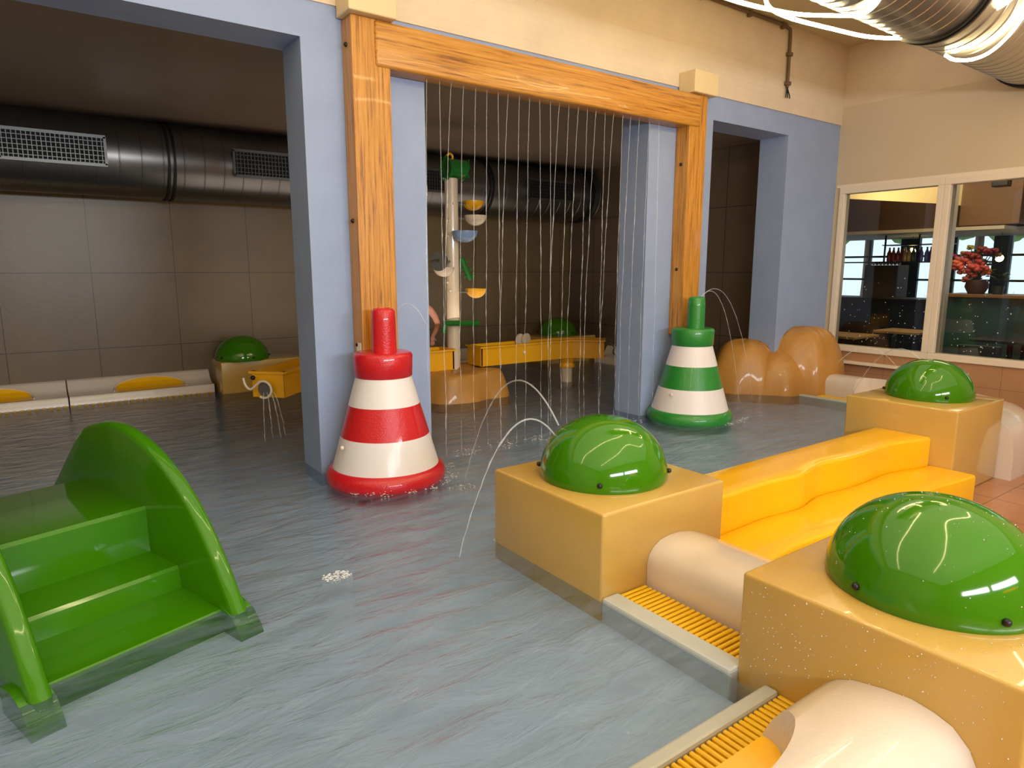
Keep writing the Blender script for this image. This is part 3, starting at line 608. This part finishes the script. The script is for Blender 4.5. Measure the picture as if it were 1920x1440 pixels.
# ================================================================== PERSON behind the channel
def skin_body(name, chains, mt, parent=None, sub_lv=2, thin=None):
    """chains: list of lists of (pos, radius); first vertex of later chains may repeat an earlier position to branch"""
    verts, edges, rad, idx = [], [], [], {}
    for ch in chains:
        prev = None
        for p, r in ch:
            k = tuple(round(v,4) for v in p)
            if k not in idx: idx[k] = len(verts); verts.append(p); rad.append(r)
            i = idx[k]
            if prev is not None and prev != i: edges.append((prev,i))
            prev = i
    me = bpy.data.meshes.new(name); me.from_pydata(verts, edges, []); o = bpy.data.objects.new(name, me); C.objects.link(o)
    md = o.modifiers.new('skin', 'SKIN'); md.use_smooth_shade = True
    for i, r in enumerate(rad):
        rr = r if isinstance(r, tuple) else (r, r); me.skin_vertices[0].data[i].radius = rr
    me.skin_vertices[0].data[0].use_root = True
    ss = o.modifiers.new('sub', 'SUBSURF'); ss.levels = sub_lv; ss.render_levels = sub_lv
    me.materials.append(mt)
    dg = bpy.context.evaluated_depsgraph_get(); dg.update(); nm = bpy.data.meshes.new_from_object(o.evaluated_get(dg)); o.modifiers.clear(); o.data = nm; bpy.data.meshes.remove(me)
    for p in nm.polygons: p.use_smooth = True
    if parent: o.parent = parent; o.location = -Vector(parent.location)
    return o
t = thing('person', (3.55,7.22,0), 'person in dark swimwear bending over the water channel beside the play post', 'person')
pel = (3.50,7.34,.72)
S_L, S_R = (3.86,7.06,1.10), (3.60,6.98,1.10)
def hand(w, d, sc_=1.0):
    w = Vector(w); d = Vector(d).normalized(); s = Vector((1,0,0)); ch = []
    palm = w+d*.045; ch.append([(tuple(w), .019),(tuple(palm), (.026,.014))])
    for k, (off, ln) in enumerate(((-.021,.045),(-.007,.055),(.007,.052),(.021,.042))):
        a = palm+s*off+d*.018; ch.append([(tuple(palm), (.026,.014)),(tuple(a), .0085),(tuple(a+d*ln*.55+Vector((0,-.006,0))), .008),(tuple(a+d*ln+Vector((0,.006,0))), .0065)])
    th = w+d*.02+Vector((.026,-.006,0)); ch.append([(tuple(w), .019),(tuple(th), .0095),(tuple(th+d*.035+Vector((.014,-.006,0))), .008)])
    return ch
wr = (3.84,6.94,.765); wl = (3.66,6.90,.765)
body = [[(pel,(.13,.10)),((3.54,7.27,.86),(.12,.095)),((3.63,7.16,1.0),(.13,.10)),((3.71,7.06,1.10),(.12,.085)),((3.64,7.0,1.17),.05),((3.60,6.96,1.22),.047)],
        [((3.71,7.06,1.10),(.12,.085)),(S_L,.052),((3.93,7.03,1.0),.042),((3.955,7.0,.90),.034),((3.90,6.96,.82),.031),(wr,.022)]]+hand(wr,(-.02,-.04,-.1))
body += [[((3.71,7.06,1.10),(.12,.085)),(S_R,.052),((3.57,6.95,1.0),.042),((3.56,6.93,.90),.034),((3.61,6.91,.82),.031),(wl,.022)]]+hand(wl,(.02,-.03,-.1))
for s_, fx in ((-.085,3.40),(.085,3.58)):
    body += [[(pel,(.13,.10)),((pel[0]+s_,7.36,.66),.085),((fx+.01,7.33,.40),.055),((fx,7.37,.22),.045),((fx,7.38,.06),.032),((fx,7.34,.03),.032),((fx+.01,7.24,.02),.025)]]
sk = skin_body('body', body, M_skin, t)
# head with face
hc = Vector((3.58,6.93,1.29)); bm = bmesh.new(); b2 = bmesh.new(); bmesh.ops.create_uvsphere(b2, u_segments=28, v_segments=20, radius=1)
Rm = Matrix.Rotation(math.radians(35),4,'X')
for v in b2.verts:
    x, y, z = v.co; k = 1-.18*max(0,-z)
    nose = .022*math.exp(-((x/.16)**2+((z+.05)/.22)**2)) if y < 0 else 0
    eye = sum(.012*math.exp(-(((x-sx)/.17)**2+((z-.12)/.13)**2)) for sx in (-.38,.38)) if y < 0 else 0
    lip = .008*math.exp(-((x/.3)**2+((z+.42)/.07)**2)) if y < 0 else 0
    v.co = Vector((x*.072*k, y*.09*k-nose+eye-lip, z*.108))
for sx in (-1,1): ball(b2, (sx*.073,.012,-.005), .022, 10, (.4,.8,1.2))
b2.transform(Matrix.Translation(hc) @ Rm); sk2 = finish('head', b2, M_skin, smooth=True, angle=80); sk2.parent = sk
b2 = bmesh.new(); ball(b2, (0,.016,.026), 1, 24, (.08,.092,.1)); bmesh.ops.delete(b2, geom=[v for v in b2.verts if v.co.y < -.035 and v.co.z < .07 or v.co.z < -.055], context='VERTS'); b2.transform(Matrix.Translation(hc) @ Rm)
s = finish('hair', b2, M_hair, smooth=True, angle=80); s.parent = sk
for sx in (-.028,.028):
    b2 = bmesh.new(); ball(b2, (sx,-.078,.012), .009, 10); b2.transform(Matrix.Translation(hc) @ Rm); s = finish('eye', b2, M_black, smooth=True); s.parent = sk
b2 = bmesh.new(); 
s = skin_body('swim_shirt', [[((3.50,7.34,.74),(.138,.108)),((3.54,7.27,.86),(.128,.102)),((3.63,7.16,1.0),(.138,.107)),((3.70,7.075,1.09),(.125,.09))]], M_shorts, t)
s = skin_body('swim_shorts', [[((3.50,7.345,.74),(.14,.11)),((3.50,7.345,.68),(.135,.108)),((3.415,7.362,.62),.088),((3.412,7.345,.50),.074)],[((3.50,7.345,.68),(.135,.108)),((3.585,7.362,.62),.088),((3.588,7.345,.50),.074)]], M_shorts, t)
# ================================================================== ROCK AT THE RIGHT PILLAR
o = finish('rock', rock([(7.12,4.93,.46,.70,.66),(7.62,4.50,.46,.86,.68),(7.30,4.66,.44,.60,.6),(7.95,4.40,.24,.34,.6)], '', 11), M_rock, smooth=True, angle=70)
for v in o.data.vertices:
    c = v.co
    if c.x > XR-.004: c.x = XR-.004
    if c.x > 7.136 and 4.566 < c.y < 4.934:
        if c.x < 7.3 and c.y > 4.62: c.x = 7.136
        elif c.y < 4.78: c.y = 4.566
        else: c.y = 4.934
tag(o, 'large tan double-humped rock wrapped round the foot of the right blue pillar', 'rock')
# ================================================================== MAIN ROOM DUCT, LED ROPES, CONDUIT
MY, MZ, MR = 2.59, 3.7, .4
t = thing('ventilation_duct', (6,MY,MZ), 'big spiral steel duct under the ceiling at the top right, wound with light ropes', 'duct')
M_steelW = mat('spiral_steel', (196,190,178), rough=.3, metal=.9, var=.06)
sub('duct_shell', ductmesh(3.0, 8.2, MY, MZ, MR, .13), M_steelW, t, smooth=True, angle=40)
for x in (5.88,8.05): flange(x, MY, MZ, MR, t)
for x in (4.2,7.2):
    s = sub('hanger_strap', B(x-.015, x+.015, MY-.01, MY+.01, MZ+MR, CZ), M_steelD, t)
def on_duct(px, py, off=.03):
    d = ray(px,py); o_ = CAM; dy, dz = d.y, d.z; oy, oz = o_.y-MY, o_.z-MZ; R_ = MR+off
    a = dy*dy+dz*dz; b = 2*(oy*dy+oz*dz); c = oy*oy+oz*oz-R_*R_; D_ = b*b-4*a*c
    if D_ < 0: tt = -b/(2*a); p = o_+d*tt; v = Vector((0,p.y-MY,p.z-MZ)); v = v.normalized()*R_; return Vector((p.x, MY+v.y, MZ+v.z))
    return o_+d*((-b-math.sqrt(D_))/(2*a))
def rope(pts, label, r=.013):
    return tag(finish('light_rope', tube(spline(pts, 10), r, 10), M_led, smooth=True), label, 'rope light', 'glowing rope lights round the duct')
rope([PY(1330,-16,2.95),PY(1380,2,2.95),PY(1440,17,2.95),PY(1500,27,2.92),PY(1560,29,2.9),on_duct(1610,28,.02),on_duct(1640,10,.02),on_duct(1660,-25,.02)], 'glowing rope light running in from the top edge to the left side of the duct')
rope([PY(1436,-30,2.9),PY(1440,10,2.9),PY(1480,33,2.88),PY(1560,54,2.86),PY(1630,69,2.84),PY(1700,71,2.8),PY(1760,62,2.7),PY(1820,38,2.5),on_duct(1880,10,.02),on_duct(1925,-30,.02)], 'glowing rope light sagging in a long curve below the duct')
rope([on_duct(1772,103,.02),on_duct(1790,112,.05),on_duct(1825,111,.06),on_duct(1860,95,.05),on_duct(1895,62,.03),on_duct(1925,20,.02),on_duct(1950,-30,.02)], 'glowing rope light curving round the duct at the right edge')
rope([(4.0,2.2,3.75),(3.2,2.0,3.5),(2.0,2.0,3.55),(.8,2.1,3.25),(-.6,2.3,3.45),(-2.2,2.2,3.3)], 'added glowing rope light, out of view, along the ceiling beyond the top edge of the picture')  # unseen rope, added to light the room and streak the domes
rope([(6.2,1.2,3.5),(5.0,.8,3.3),(3.6,1.0,3.55),(2.2,.4,3.3),(.8,-.2,3.5),(-.8,-.4,3.3)], 'added glowing rope light hanging in waves over the dry floor, outside the top right corner')  # second unseen rope, added for more bright arcs on the domes
t = thing('conduit', (7.0,4.55,4.12), 'thin brown conduit running along the wall top and dropping down to loose wires', 'pipe')
sub('pipe_run', tube([(3.2,4.535,4.13),(6.9,4.535,4.13),(6.99,4.535,4.11),(7.0,4.535,4.03),(7.0,4.535,3.52)], .018, 10), mat('conduit_brown', (110,84,60), rough=.5), t, smooth=True)
for x in (4.4,5.5,6.26,6.85): sub('clip', B(x-.02,x+.02,4.51,4.558,4.09,4.15,.004), MT['conduit_brown'], t)
for z in (3.86,3.56): sub('clip', B(6.965,7.035,4.51,4.558,z-.02,z+.02,.004), MT['conduit_brown'], t)
for dx in (-.03,0,.035): sub('wire_end', tube(spline([(7.0,4.535,3.53),(7.0+dx*.5,4.53,3.48),(7.01+dx,4.53,3.44),(7.01+dx*1.2,4.53,3.41)],4), .006, 6), M_black, t, smooth=True)
# ================================================================== FALLING WATER
random.seed(21)
TOP = [800,824,846,869,892,913,934,953,974,993,1012,1032,1049,1067,1085,1102,1118,1135,1151,1168,1183,1199,1218,1236]
BOT = [806,838,838,868,893,918,944,944,974,992,1022,1040,1036,1060,1072,1096,1104,1133,1135,1163,1172,1190,1210,1236]
for i, (a, b_) in enumerate(zip(TOP, BOT)):
    yb = 168+(a-800)*.0+ .19*(a-728)-42+ 0
    p0 = PY(a, 126+.19*(a-728)+2, 4.47); x1 = PY(b_, 560, 4.40).x; pts = []; rr = []; n = 70; z0 = 2.892
    ph = random.uniform(0,6)
    for k in range(n+1):
        s = k/n; z = z0+(WZ-z0)*s; x = p0.x+(x1-p0.x)*min(1,s*1.5)**.8+.006*math.sin(ph+s*23)*s+random.uniform(-.0025,.0025)*s
        y = 4.47-.03*s+random.uniform(-.002,.002); pts.append((x,y,z)); brk = max(0, s-.3)
        rr.append(max(.0006, .0023*(1-.3*s)*(1-brk*1.1)+(.0032*random.random()**3 if s > .25 else 0)))
    tag(finish('water_stream', tube(pts, rr, 5), M_jet, smooth=True), 'thin stream of water falling from the timber beam', 'water stream', 'streams falling from the timber beam')
def arc(p0, p1, apex, label, r=.005, n=40, frag=.55):
    p0 = Vector(p0); p1 = Vector(p1); h0 = apex-p0.z; h1 = apex-p1.z; f = math.sqrt(h0)/(math.sqrt(h0)+math.sqrt(h1)); pts = []; rr = []
    for k in range(n+1):
        s = k/n; z = apex-(h0*((f-s)/f)**2 if s < f else h1*((s-f)/(1-f))**2); p = p0.lerp(p1, s); j = .004*max(0,s-f)
        pts.append((p.x+random.uniform(-j,j), p.y+random.uniform(-j,j), z)); rr.append(r*(1 if s < frag else max(.25, 1-(s-frag)*1.3)*random.uniform(.5,1.5)))
    tag(finish('water_jet', tube(pts, rr, 7), M_jet, smooth=True), label, 'water jet', 'arching water jets')
arc((2.20,2.63,.74), PZ(868,915,WZ), .93, 'upper water jet arching left from the middle green dome', .0045)
arc((2.14,2.58,.70), PZ(861,1045,WZ), .80, 'lower water jet arching left from the middle green dome', .0045)
arc((5.29,4.21,1.28), (6.62,4.47,WZ), 1.36, 'longer water jet arching from the green cone nozzle', .0035)
arc((5.28,4.20,1.28), (6.30,4.42,WZ), 1.34, 'shorter water jet arching from the green cone nozzle', .0035)
arc((2.06,4.2,1.285), PY(800,610,4.0), 1.32, 'faint short water jet from the red cone nozzle', .0025)
arc(PY(1562,690,4.15), PY(1690,700,3.3), PY(1610,651,3.8).z, 'water jet rising from the nozzle on the rock below the window', .006)
arc(PY(1735,685,2.6), PY(1598,740,3.5), PY(1665,648,3.1).z, 'water jet arching left from behind the far right dome', .006)
for dx, dy, zz in ((-.10,-.13,0),(-.02,-.10,0),(.05,-.10,0),(.11,-.06,0)):
    arc((1.645+dx*.3,6.0,.47), (1.63+dx,5.95+dy*1.6,WZ), .475, 'thin spill of water from the round channel gate', .004)
t = thing('rock_nozzle', tuple(PY(1555,690,4.15)), 'small pale spray nozzle on the side of the right-hand rock', 'nozzle')
p = PY(1555,690,4.15); sub('nozzle_body', tube([p+Vector((.06,0,-.1)), p+Vector((0,0,-.02)), p+Vector((-.02,-.03,.03))], [.05,.035,.02], 12), M_boxc, t, smooth=True)
t = thing('added_glow_strip', (3.0,YN+.02,1.75), 'glowing orange strip added behind the viewer for the green domes to mirror', 'lamp')  # unseen glowing strip, added only to give the domes an orange reflection
sub('strip_backing', B(2.5,3.9,YN+.003,YN+.05,1.62,1.88,.01), M_frame, t); s = sub('strip_glow', B(2.55,3.85,YN+.05,YN+.06,1.68,1.82), mat('orange_strip_glow', (255,150,20), emit=(255,140,20), estr=5), t)
# foam where water lands
random.seed(5)
M_foam = mat('foam', (225,228,230), rough=.3)
def foam(name_pts, label, n, spread, rmin=.003, rmax=.010):
    bm = bmesh.new()
    for k in range(n):
        c, sx, sy = random.choice(name_pts); a = random.uniform(0,6.28); q = random.random()**.5
        ball(bm, (c[0]+sx*q*math.cos(a), c[1]+sy*q*math.sin(a), WZ+random.random()**3*spread), random.uniform(rmin,rmax)*.5, 6, (2.2,2.2,.5))
    tag(finish('splash_foam', bm, M_foam, smooth=True), label, 'foam', kind='stuff')
foam([((2.0+.43*math.cos(a),4.24+.43*math.sin(a)),.05,.04) for a in [math.radians(d) for d in (-150,-135,-120,-100,-80,-60,-45,-30,-10)]], 'white splashes round the foot of the red cone', 150, .03, .002, .007)
foam([((5.385+.43*math.cos(a),4.24+.43*math.sin(a)),.06,.04) for a in [math.radians(d) for d in (-170,-150,-135,-120,-100,-80,-60)]], 'white splashes round the foot of the green cone', 130, .03, .002, .008)
foam([((x,4.44),.16,.10) for x in (2.75,3.1,3.5,3.9,4.3,4.6)], 'line of splashes where the falling streams land', 260, .02, .002, .007)
p1 = PZ(632,1080,WZ); foam([((p1.x,p1.y),.07,.05)], 'small patch of foam floating in the open foreground water', 150, .006, .002, .006)
p1 = PZ(868,915,WZ); foam([((p1.x,p1.y),.10,.07)], 'splash where the upper dome jet lands', 40, .02, .002, .005)
# ================================================================== RESTAURANT BEYOND THE WINDOW
RX0 = XR+.22; RXE = 14.0
struct('floor_restaurant', B(RX0, RXE, .5, 11.0, -.35, DECK), M_darkfloor)
struct('ceiling_restaurant', B(RX0, RXE, .5, 11.0, 3.06, 3.2), M_rest_ceil)
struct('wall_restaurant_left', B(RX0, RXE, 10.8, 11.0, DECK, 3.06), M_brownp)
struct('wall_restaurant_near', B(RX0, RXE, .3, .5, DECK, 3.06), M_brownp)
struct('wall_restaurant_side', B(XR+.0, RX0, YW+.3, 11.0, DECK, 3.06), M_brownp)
# far wall with daylight windows
bm = bmesh.new(); box(bm, RXE, RXE+.15, .5, 11.0, DECK, .9); box(bm, RXE, RXE+.15, .5, 11.0, 2.3, 3.06)
for y0, y1 in ((6.05,6.35),(4.55,4.78),(.5,1.0),(10.0,11.0)): box(bm, RXE, RXE+.15, y0, y1, .9, 2.3)
struct('wall_restaurant_far', bm, M_teal)
k = 3
for y0, y1, nb in ((6.35,8.2,3),(8.2,10.0,3),(4.78,6.05,2),(1.0,4.55,6)):
    b = bmesh.new()
    for z in (.9,1.35,1.8,2.3): box(b, RXE+.03, RXE+.09, y0, y1, z-.02, z+.02)
    for i in range(nb+1): y = y0+(y1-y0)*i/nb; box(b, RXE+.025, RXE+.095, y-.025, y+.025, .9, 2.3)
    o = struct('window_%d' % k, b, M_teal); g = finish('pane', B(RXE+.055, RXE+.06, y0, y1, .9, 2.3), M_glass); g.parent = o; k += 1
struct('floor_street', B(RXE+.15, 40, -8, 30, -.5, -.4), M_pave)
random.seed(9)
for i, (x, y, r) in enumerate(((20,12.6,1.5),(20,10.0,1.3),(19.5,7.0,1.3),(19.5,4.6,1.3))):
    t = thing('street_tree', (x,y,-.4), ('leafy tree outside, seen through the leftmost restaurant panes','leafy tree outside, second from the left through the restaurant windows','leafy tree outside, seen above the bottle shelf','leafy tree outside, seen behind the flower arrangement')[i], 'tree', 'trees outside the restaurant')
    sub('trunk', tube([(x,y,-.4),(x+.05,y,1.2),(x,y,3)], [.16,.12,.09], 8), M_brownp, t, smooth=True)
    b = bmesh.new()
    for q in range(26): 
        a = random.uniform(0,6.28); h = random.uniform(-.5,.8); rr = r*math.sqrt(max(.05,1-h*h)); ball(b, (x+rr*.7*math.cos(a), y+rr*.8*math.sin(a), 3.15+h*r*.7), random.uniform(.3,.55), 8)
    sub('crown', b, M_tree, t)
struct('ceiling_standin_panel', B(12.3, 12.4, 4.3, 10.8, 2.32, 3.058), M_rest_ceil)  # added cream panel, stands in for the lit yellow ceiling
# bulkheads
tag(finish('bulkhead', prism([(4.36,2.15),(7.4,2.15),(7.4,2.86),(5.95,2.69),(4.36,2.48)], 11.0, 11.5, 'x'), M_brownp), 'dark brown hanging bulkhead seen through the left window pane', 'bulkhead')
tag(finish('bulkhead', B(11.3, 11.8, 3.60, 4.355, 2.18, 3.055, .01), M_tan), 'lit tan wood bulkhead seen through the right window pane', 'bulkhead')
tag(finish('soffit', B(10.95, 13.2, 3.65, 7.4, 2.10, 2.148), M_cream), 'pale soffit strip under the bulkheads', 'soffit')
tag(finish('wall_screen', B(11.6, 11.66, 2.4, 3.52, 2.18, 2.5, .01), M_black), 'black screen at the right edge of the right window pane', 'screen')
# bar
t = thing('bar_counter', (11.2,3.0,DECK), 'teal-fronted bar counter seen through the right window pane', 'bar counter')
sub('front_panel', B(11.0, 11.5, .9, 4.28, DECK, 1.15), M_bar, t); sub('counter_top', B(10.93, 11.6, .9, 4.33, 1.15, 1.20, .01), mat('counter_wood', (150,104,66), rough=.3), t)
t = thing('serving_counter', (11.3,5.6,DECK), 'long dark counter below the bright windows behind the left pane', 'counter')
sub('front_panel', B(11.05, 11.6, 4.5, 7.2, DECK, 1.06), mat('counter_front', (22,30,38), rough=.4), t); sub('counter_top', B(11.0, 11.7, 4.46, 7.25, 1.06, 1.10, .01), M_darkfloor, t)
tag(finish('brown_cabinet', B(11.9, 12.3, 5.42, 5.98, DECK, 1.62, .01), mat('cabinet_brown', (86,66,54), rough=.6, var=.1)), 'square brown cabinet standing before the bright windows', 'cabinet')
tag(finish('pale_column', B(9.3, 9.4, 3.645, 3.68, DECK, 3.055, .004), M_frame), 'slim pale column just inside the window beside the mullion', 'column')
# glasses on the serving counter
random.seed(31)
gm = mat('amber_glass', (226,214,176), rough=.15, coat=.5)
proto = None
def glass_bm(): return lathe([(0,0),(.03,0),(.034,.11),(.03,.11),(.027,.01),(0,.01)], 0, 0, 12)
for i in range(14):
    y = 6.0+.055*i-.0; x = 11.12+(i%2)*.09
    if proto is None: o = proto = finish('drinking_glass', glass_bm(), gm, smooth=True)
    else: o = proto.copy(); C.objects.link(o)
    o.location = (x, y, 1.10); tag(o, 'pale drinking glass in the row on the dark counter', 'glass', 'drinking glasses on the counter')
# bottle shelf hanging
t = thing('hanging_shelf', (11.6,4.9,1.75), 'black metal hanging shelf holding bottles, behind the left pane', 'shelf')
sub('shelf_board', B(11.45, 11.75, 4.5, 7.2, 1.655, 1.675), M_black, t); sub('shelf_board', B(11.45, 11.75, 4.5, 5.5, 1.93, 1.945), M_black, t)
for y in (4.52,5.0,5.52,7.15): sub('hanger', B(11.59, 11.61, y-.012, y+.012, 1.655, 2.10), M_black, t)
proto = {}
cols = {'red':(150,44,36),'green':(40,80,40),'amber':(200,150,70),'violet':(84,76,140)}
for i in range(15):
    c = ['red','red','red','red','amber','amber','green','violet','violet','violet','violet','green','red','amber','violet'][i]
    if c not in proto: o = proto[c] = finish('bottle', lathe([(0,0),(.032,0),(.034,.02),(.034,.13),(.014,.18),(.013,.225),(0,.225)], 0, 0, 12), mat('bottle_'+c, cols[c], rough=.15, coat=.4), smooth=True)
    else: o = proto[c].copy(); C.objects.link(o)
    o.location = (11.6+random.uniform(-.05,.05), 5.42-.06*i, 1.676); tag(o, c+' bottle standing on the black hanging shelf', 'bottle', c+' bottles on the hanging shelf')
proto = None
for i in range(9):
    if proto is None: o = proto = finish('white_cup', lathe([(0,0),(.022,0),(.036,.06),(.032,.06),(.02,.01),(0,.01)], 0, 0, 12), M_frame, smooth=True)
    else: o = proto.copy(); C.objects.link(o)
    o.location = (11.98+.0, 5.45+.06*i, 1.622); tag(o, 'small white cup on top of the brown cabinet', 'cup', 'white cups on the brown cabinet')
# flowers
t = thing('flower_arrangement', (11.2,3.98,1.2), 'large arrangement of coral, red and orange flowers in a basket on the bar', 'flowers')
fx, fy, fz = 11.15, 3.97, 1.20
s = sub('basket', lathe([(0,0+fz),(.10,fz),(.15,fz+.1),(.13,fz+.2),(.12,fz+.2),(.1,fz+.05),(0,fz+.05)], fx, fy, 24), mat('basket_brown', (70,40,28), rough=.6), t, smooth=True)
fl = [((1812,490),(216,96,80),.07),((1838,492),(190,70,64),.065),((1818,478),(168,60,50),.06),((1842,468),(150,56,46),.055),((1800,488),(200,110,90),.06),((1797,500),(226,100,84),.065),((1805,508),(220,120,100),.06),((1788,481),(150,40,90),.05),((1825,503),(214,84,70),.075),((1822,515),(206,90,76),.06),((1849,510),(222,120,40),.06),((1846,503),(200,80,60),.05),((1830,480),(150,50,44),.055),((1856,472),(140,44,40),.06),((1865,470),(130,40,36),.045),((1808,476),(170,120,50),.045),((1820,464),(196,180,80),.04),((1795,494),(236,116,70),.06),((1812,524),(190,96,84),.05),((1872,478),(150,110,50),.035)]
for i, ((px,py), c, r) in enumerate(fl):
    p = PX(px, py, fx-.05+.04*math.sin(i*2.1)); b = bmesh.new()
    for k in range(9): a = k*2.4; ball(b, (p.x+r*.6*math.cos(a), p.y+r*.7*math.sin(a), p.z+r*.45*math.sin(k*1.7)), r*.6, 8, (1,1,.8))
    s = sub('flower_head', b, mat('petal_%d_%d_%d' % c, c, rough=.6, var=.15), t, smooth=True)
    sub('stem', tube(spline([(fx,fy,fz+.15),((fx+p.x)/2,(fy*2+p.y)/3,(fz+.15+p.z)/2),p],4), .006, 5), M_leafd, t)
b = bmesh.new(); random.seed(4)
for k in range(40):
    a = random.uniform(0,6.28); h = random.uniform(.15,.62); r = random.uniform(.03,.2); ball(b, (fx+r*.5*math.cos(a), fy+r*math.sin(a), fz+h), random.uniform(.02,.05), 6, (1,1,.35))
sub('foliage', b, M_leafd, t)
t = thing('potted_plant', (11.15,3.72,1.2), 'dark-leaved potted plant on the bar, right of the flowers', 'plant')
sub('pot', lathe([(0,1.2),(.06,1.2),(.075,1.32),(.065,1.32),(.055,1.25),(0,1.25)], 11.15, 3.70, 20), mat('pot_dark', (44,50,44), rough=.5), t, smooth=True)
for k in range(11):
    a = k*2.3; b = bmesh.new(); ball(b, (0,0,0), 1, 10, (.075,.035,.006)); b.transform(Matrix.Translation((11.15+.06*math.cos(a), 3.70+.07*math.sin(a), 1.40+.025*(k%5))) @ Matrix.Rotation(a,4,'Z') @ Matrix.Rotation(-.5,4,'Y'))
    sub('leaf', b, M_leafd, t, smooth=True)
for (px, py, X_, lb) in ((1874,484,11.9,'round glowing lamp right of the flower arrangement'),(1710,471,12.2,'small warm glowing lamp among the shelf bottles')):
    p = PX(px, py, X_); t = thing('globe_lamp', tuple(p), lb, 'lamp', 'small glowing globe lamps')
    b = bmesh.new(); ball(b, p, .055, 14); sub('globe', b, M_bulb, t, smooth=True); sub('cord', tube([p+Vector((0,0,.05)), (p.x,p.y,2.1)], .004, 6), M_black, t)
p = PX(1877, 340, 10.5); t = thing('ceiling_speaker', tuple(p), 'small black fitting under the restaurant ceiling at the right pane', 'spotlight'); sub('housing', B(p.x-.08,p.x+.08,p.y-.10,p.y+.08,p.z-.07,p.z+.02,.01), M_black, t); sub('bracket', B(p.x-.01,p.x+.01,p.y-.01,p.y+.01,p.z+.02,3.06), M_black, t)
# tables and chairs
def table(x, y, label, zt=.62, top=M_tabletop, w=.7, d=.7):
    t = thing('cafe_table', (x,y,DECK), label, 'table', 'restaurant tables')
    sub('table_top', B(x-w/2, x+w/2, y-d/2, y+d/2, zt-.035, zt, .006), top, t); sub('pedestal', lathe([(0,DECK),(.03,DECK),(.03,zt-.035),(0,zt-.035)], x, y, 14), M_black, t); sub('table_base', lathe([(0,DECK),(.22,DECK),(.22,DECK+.02),(.03,DECK+.04),(0,DECK+.04)], x, y, 24), M_black, t)
table(9.6, 5.05, 'oak cafe table nearest the left end of the window'); table(10.25, 4.5, 'cafe table in the middle of the left pane, half lost in the dark', .68, M_tabletop, .6, .6); table(9.8, 3.05, 'dark cafe table in front of the teal bar', .7, M_darkchair, .7, .7); table(9.3, 2.35, 'pale-topped cafe table at the right edge of the window', .5)
def chair(x, y, a, label):
    t = thing('cafe_chair', (x,y,DECK), label, 'chair', 'black restaurant chairs'); M_ = Matrix.Translation((x,y,DECK)) @ Matrix.Rotation(math.radians(a),4,'Z')
    def s(n, b): b.transform(M_); sub(n, b, M_darkchair, t)
    s('seat', B(-.21,.21,-.21,.21,.43,.47,.012)); s('backrest', B(-.21,.21,.19,.22,.6,.86,.012))
    for sx in (-1,1):
        s('leg', tube([(sx*.18,-.18,0),(sx*.17,-.17,.43)], .014, 8)); s('leg', tube([(sx*.18,.22,0),(sx*.18,.19,.43),(sx*.18,.205,.84)], .014, 8))
chair(9.35, 4.45, 200, 'black chair low behind the left pane, beside the oak table'); chair(9.75, 3.72, 20, 'black chair behind the mullion between the two panes'); chair(9.1, 3.1, 100, 'black chair in front of the dark table, left part of the right pane'); chair(9.75, 2.45, -70, 'black chair between the dark table and the pale-topped table'); chair(10.4, 3.2, 170, 'black chair with its back to the teal bar')
# small things by the pool wall
tag(finish('wall_channel', B(8.13, XR-.003, 2.9, 4.35, .40, .435, .005), M_frame), 'narrow pale ledge strip on the brown tiles under the window', 'strip')

# water droplets on the panes and on the nearest block
random.seed(77)
bm = bmesh.new()
for k in range(330):
    y = random.uniform(1.5,4.35); z = random.uniform(.65,1.5)**1.0
    if 3.28 < y < 3.40: continue
    if random.random() < (z-.65)*1.0: continue
    ball(bm, (XR+.029, y, z), random.uniform(.0025,.006), 5, (.5,1,1.2))
tag(finish('water_drops', bm, M_foam, smooth=True), 'water drops dotted over the two window panes', 'water drops', kind='stuff')
bm = bmesh.new()
for k in range(420):
    u = random.random()
    if u < .5: p_ = (1.973, random.uniform(.5,1.32), .47-.45*random.random()**1.3)
    elif u < .75: p_ = (random.uniform(2.0,2.8), random.uniform(.5,1.31), .487)
    else:
        a = random.uniform(0,6.28); e = random.uniform(.2,1.5); p_ = (2.42+.334*math.cos(a)*math.cos(e)**.95, .895+.334*math.sin(a)*math.cos(e)**.95, .497+.299*math.sin(e))
    if u >= .5 and u < .75 and (p_[0]-2.42)**2+(p_[1]-.895)**2 < .34**2: continue
    ball(bm, p_, random.uniform(.0008,.0022), 5)
tag(finish('water_drops', bm, M_foam, smooth=True), 'water drops sprinkled over the nearest block and its dome', 'water drops', kind='stuff')
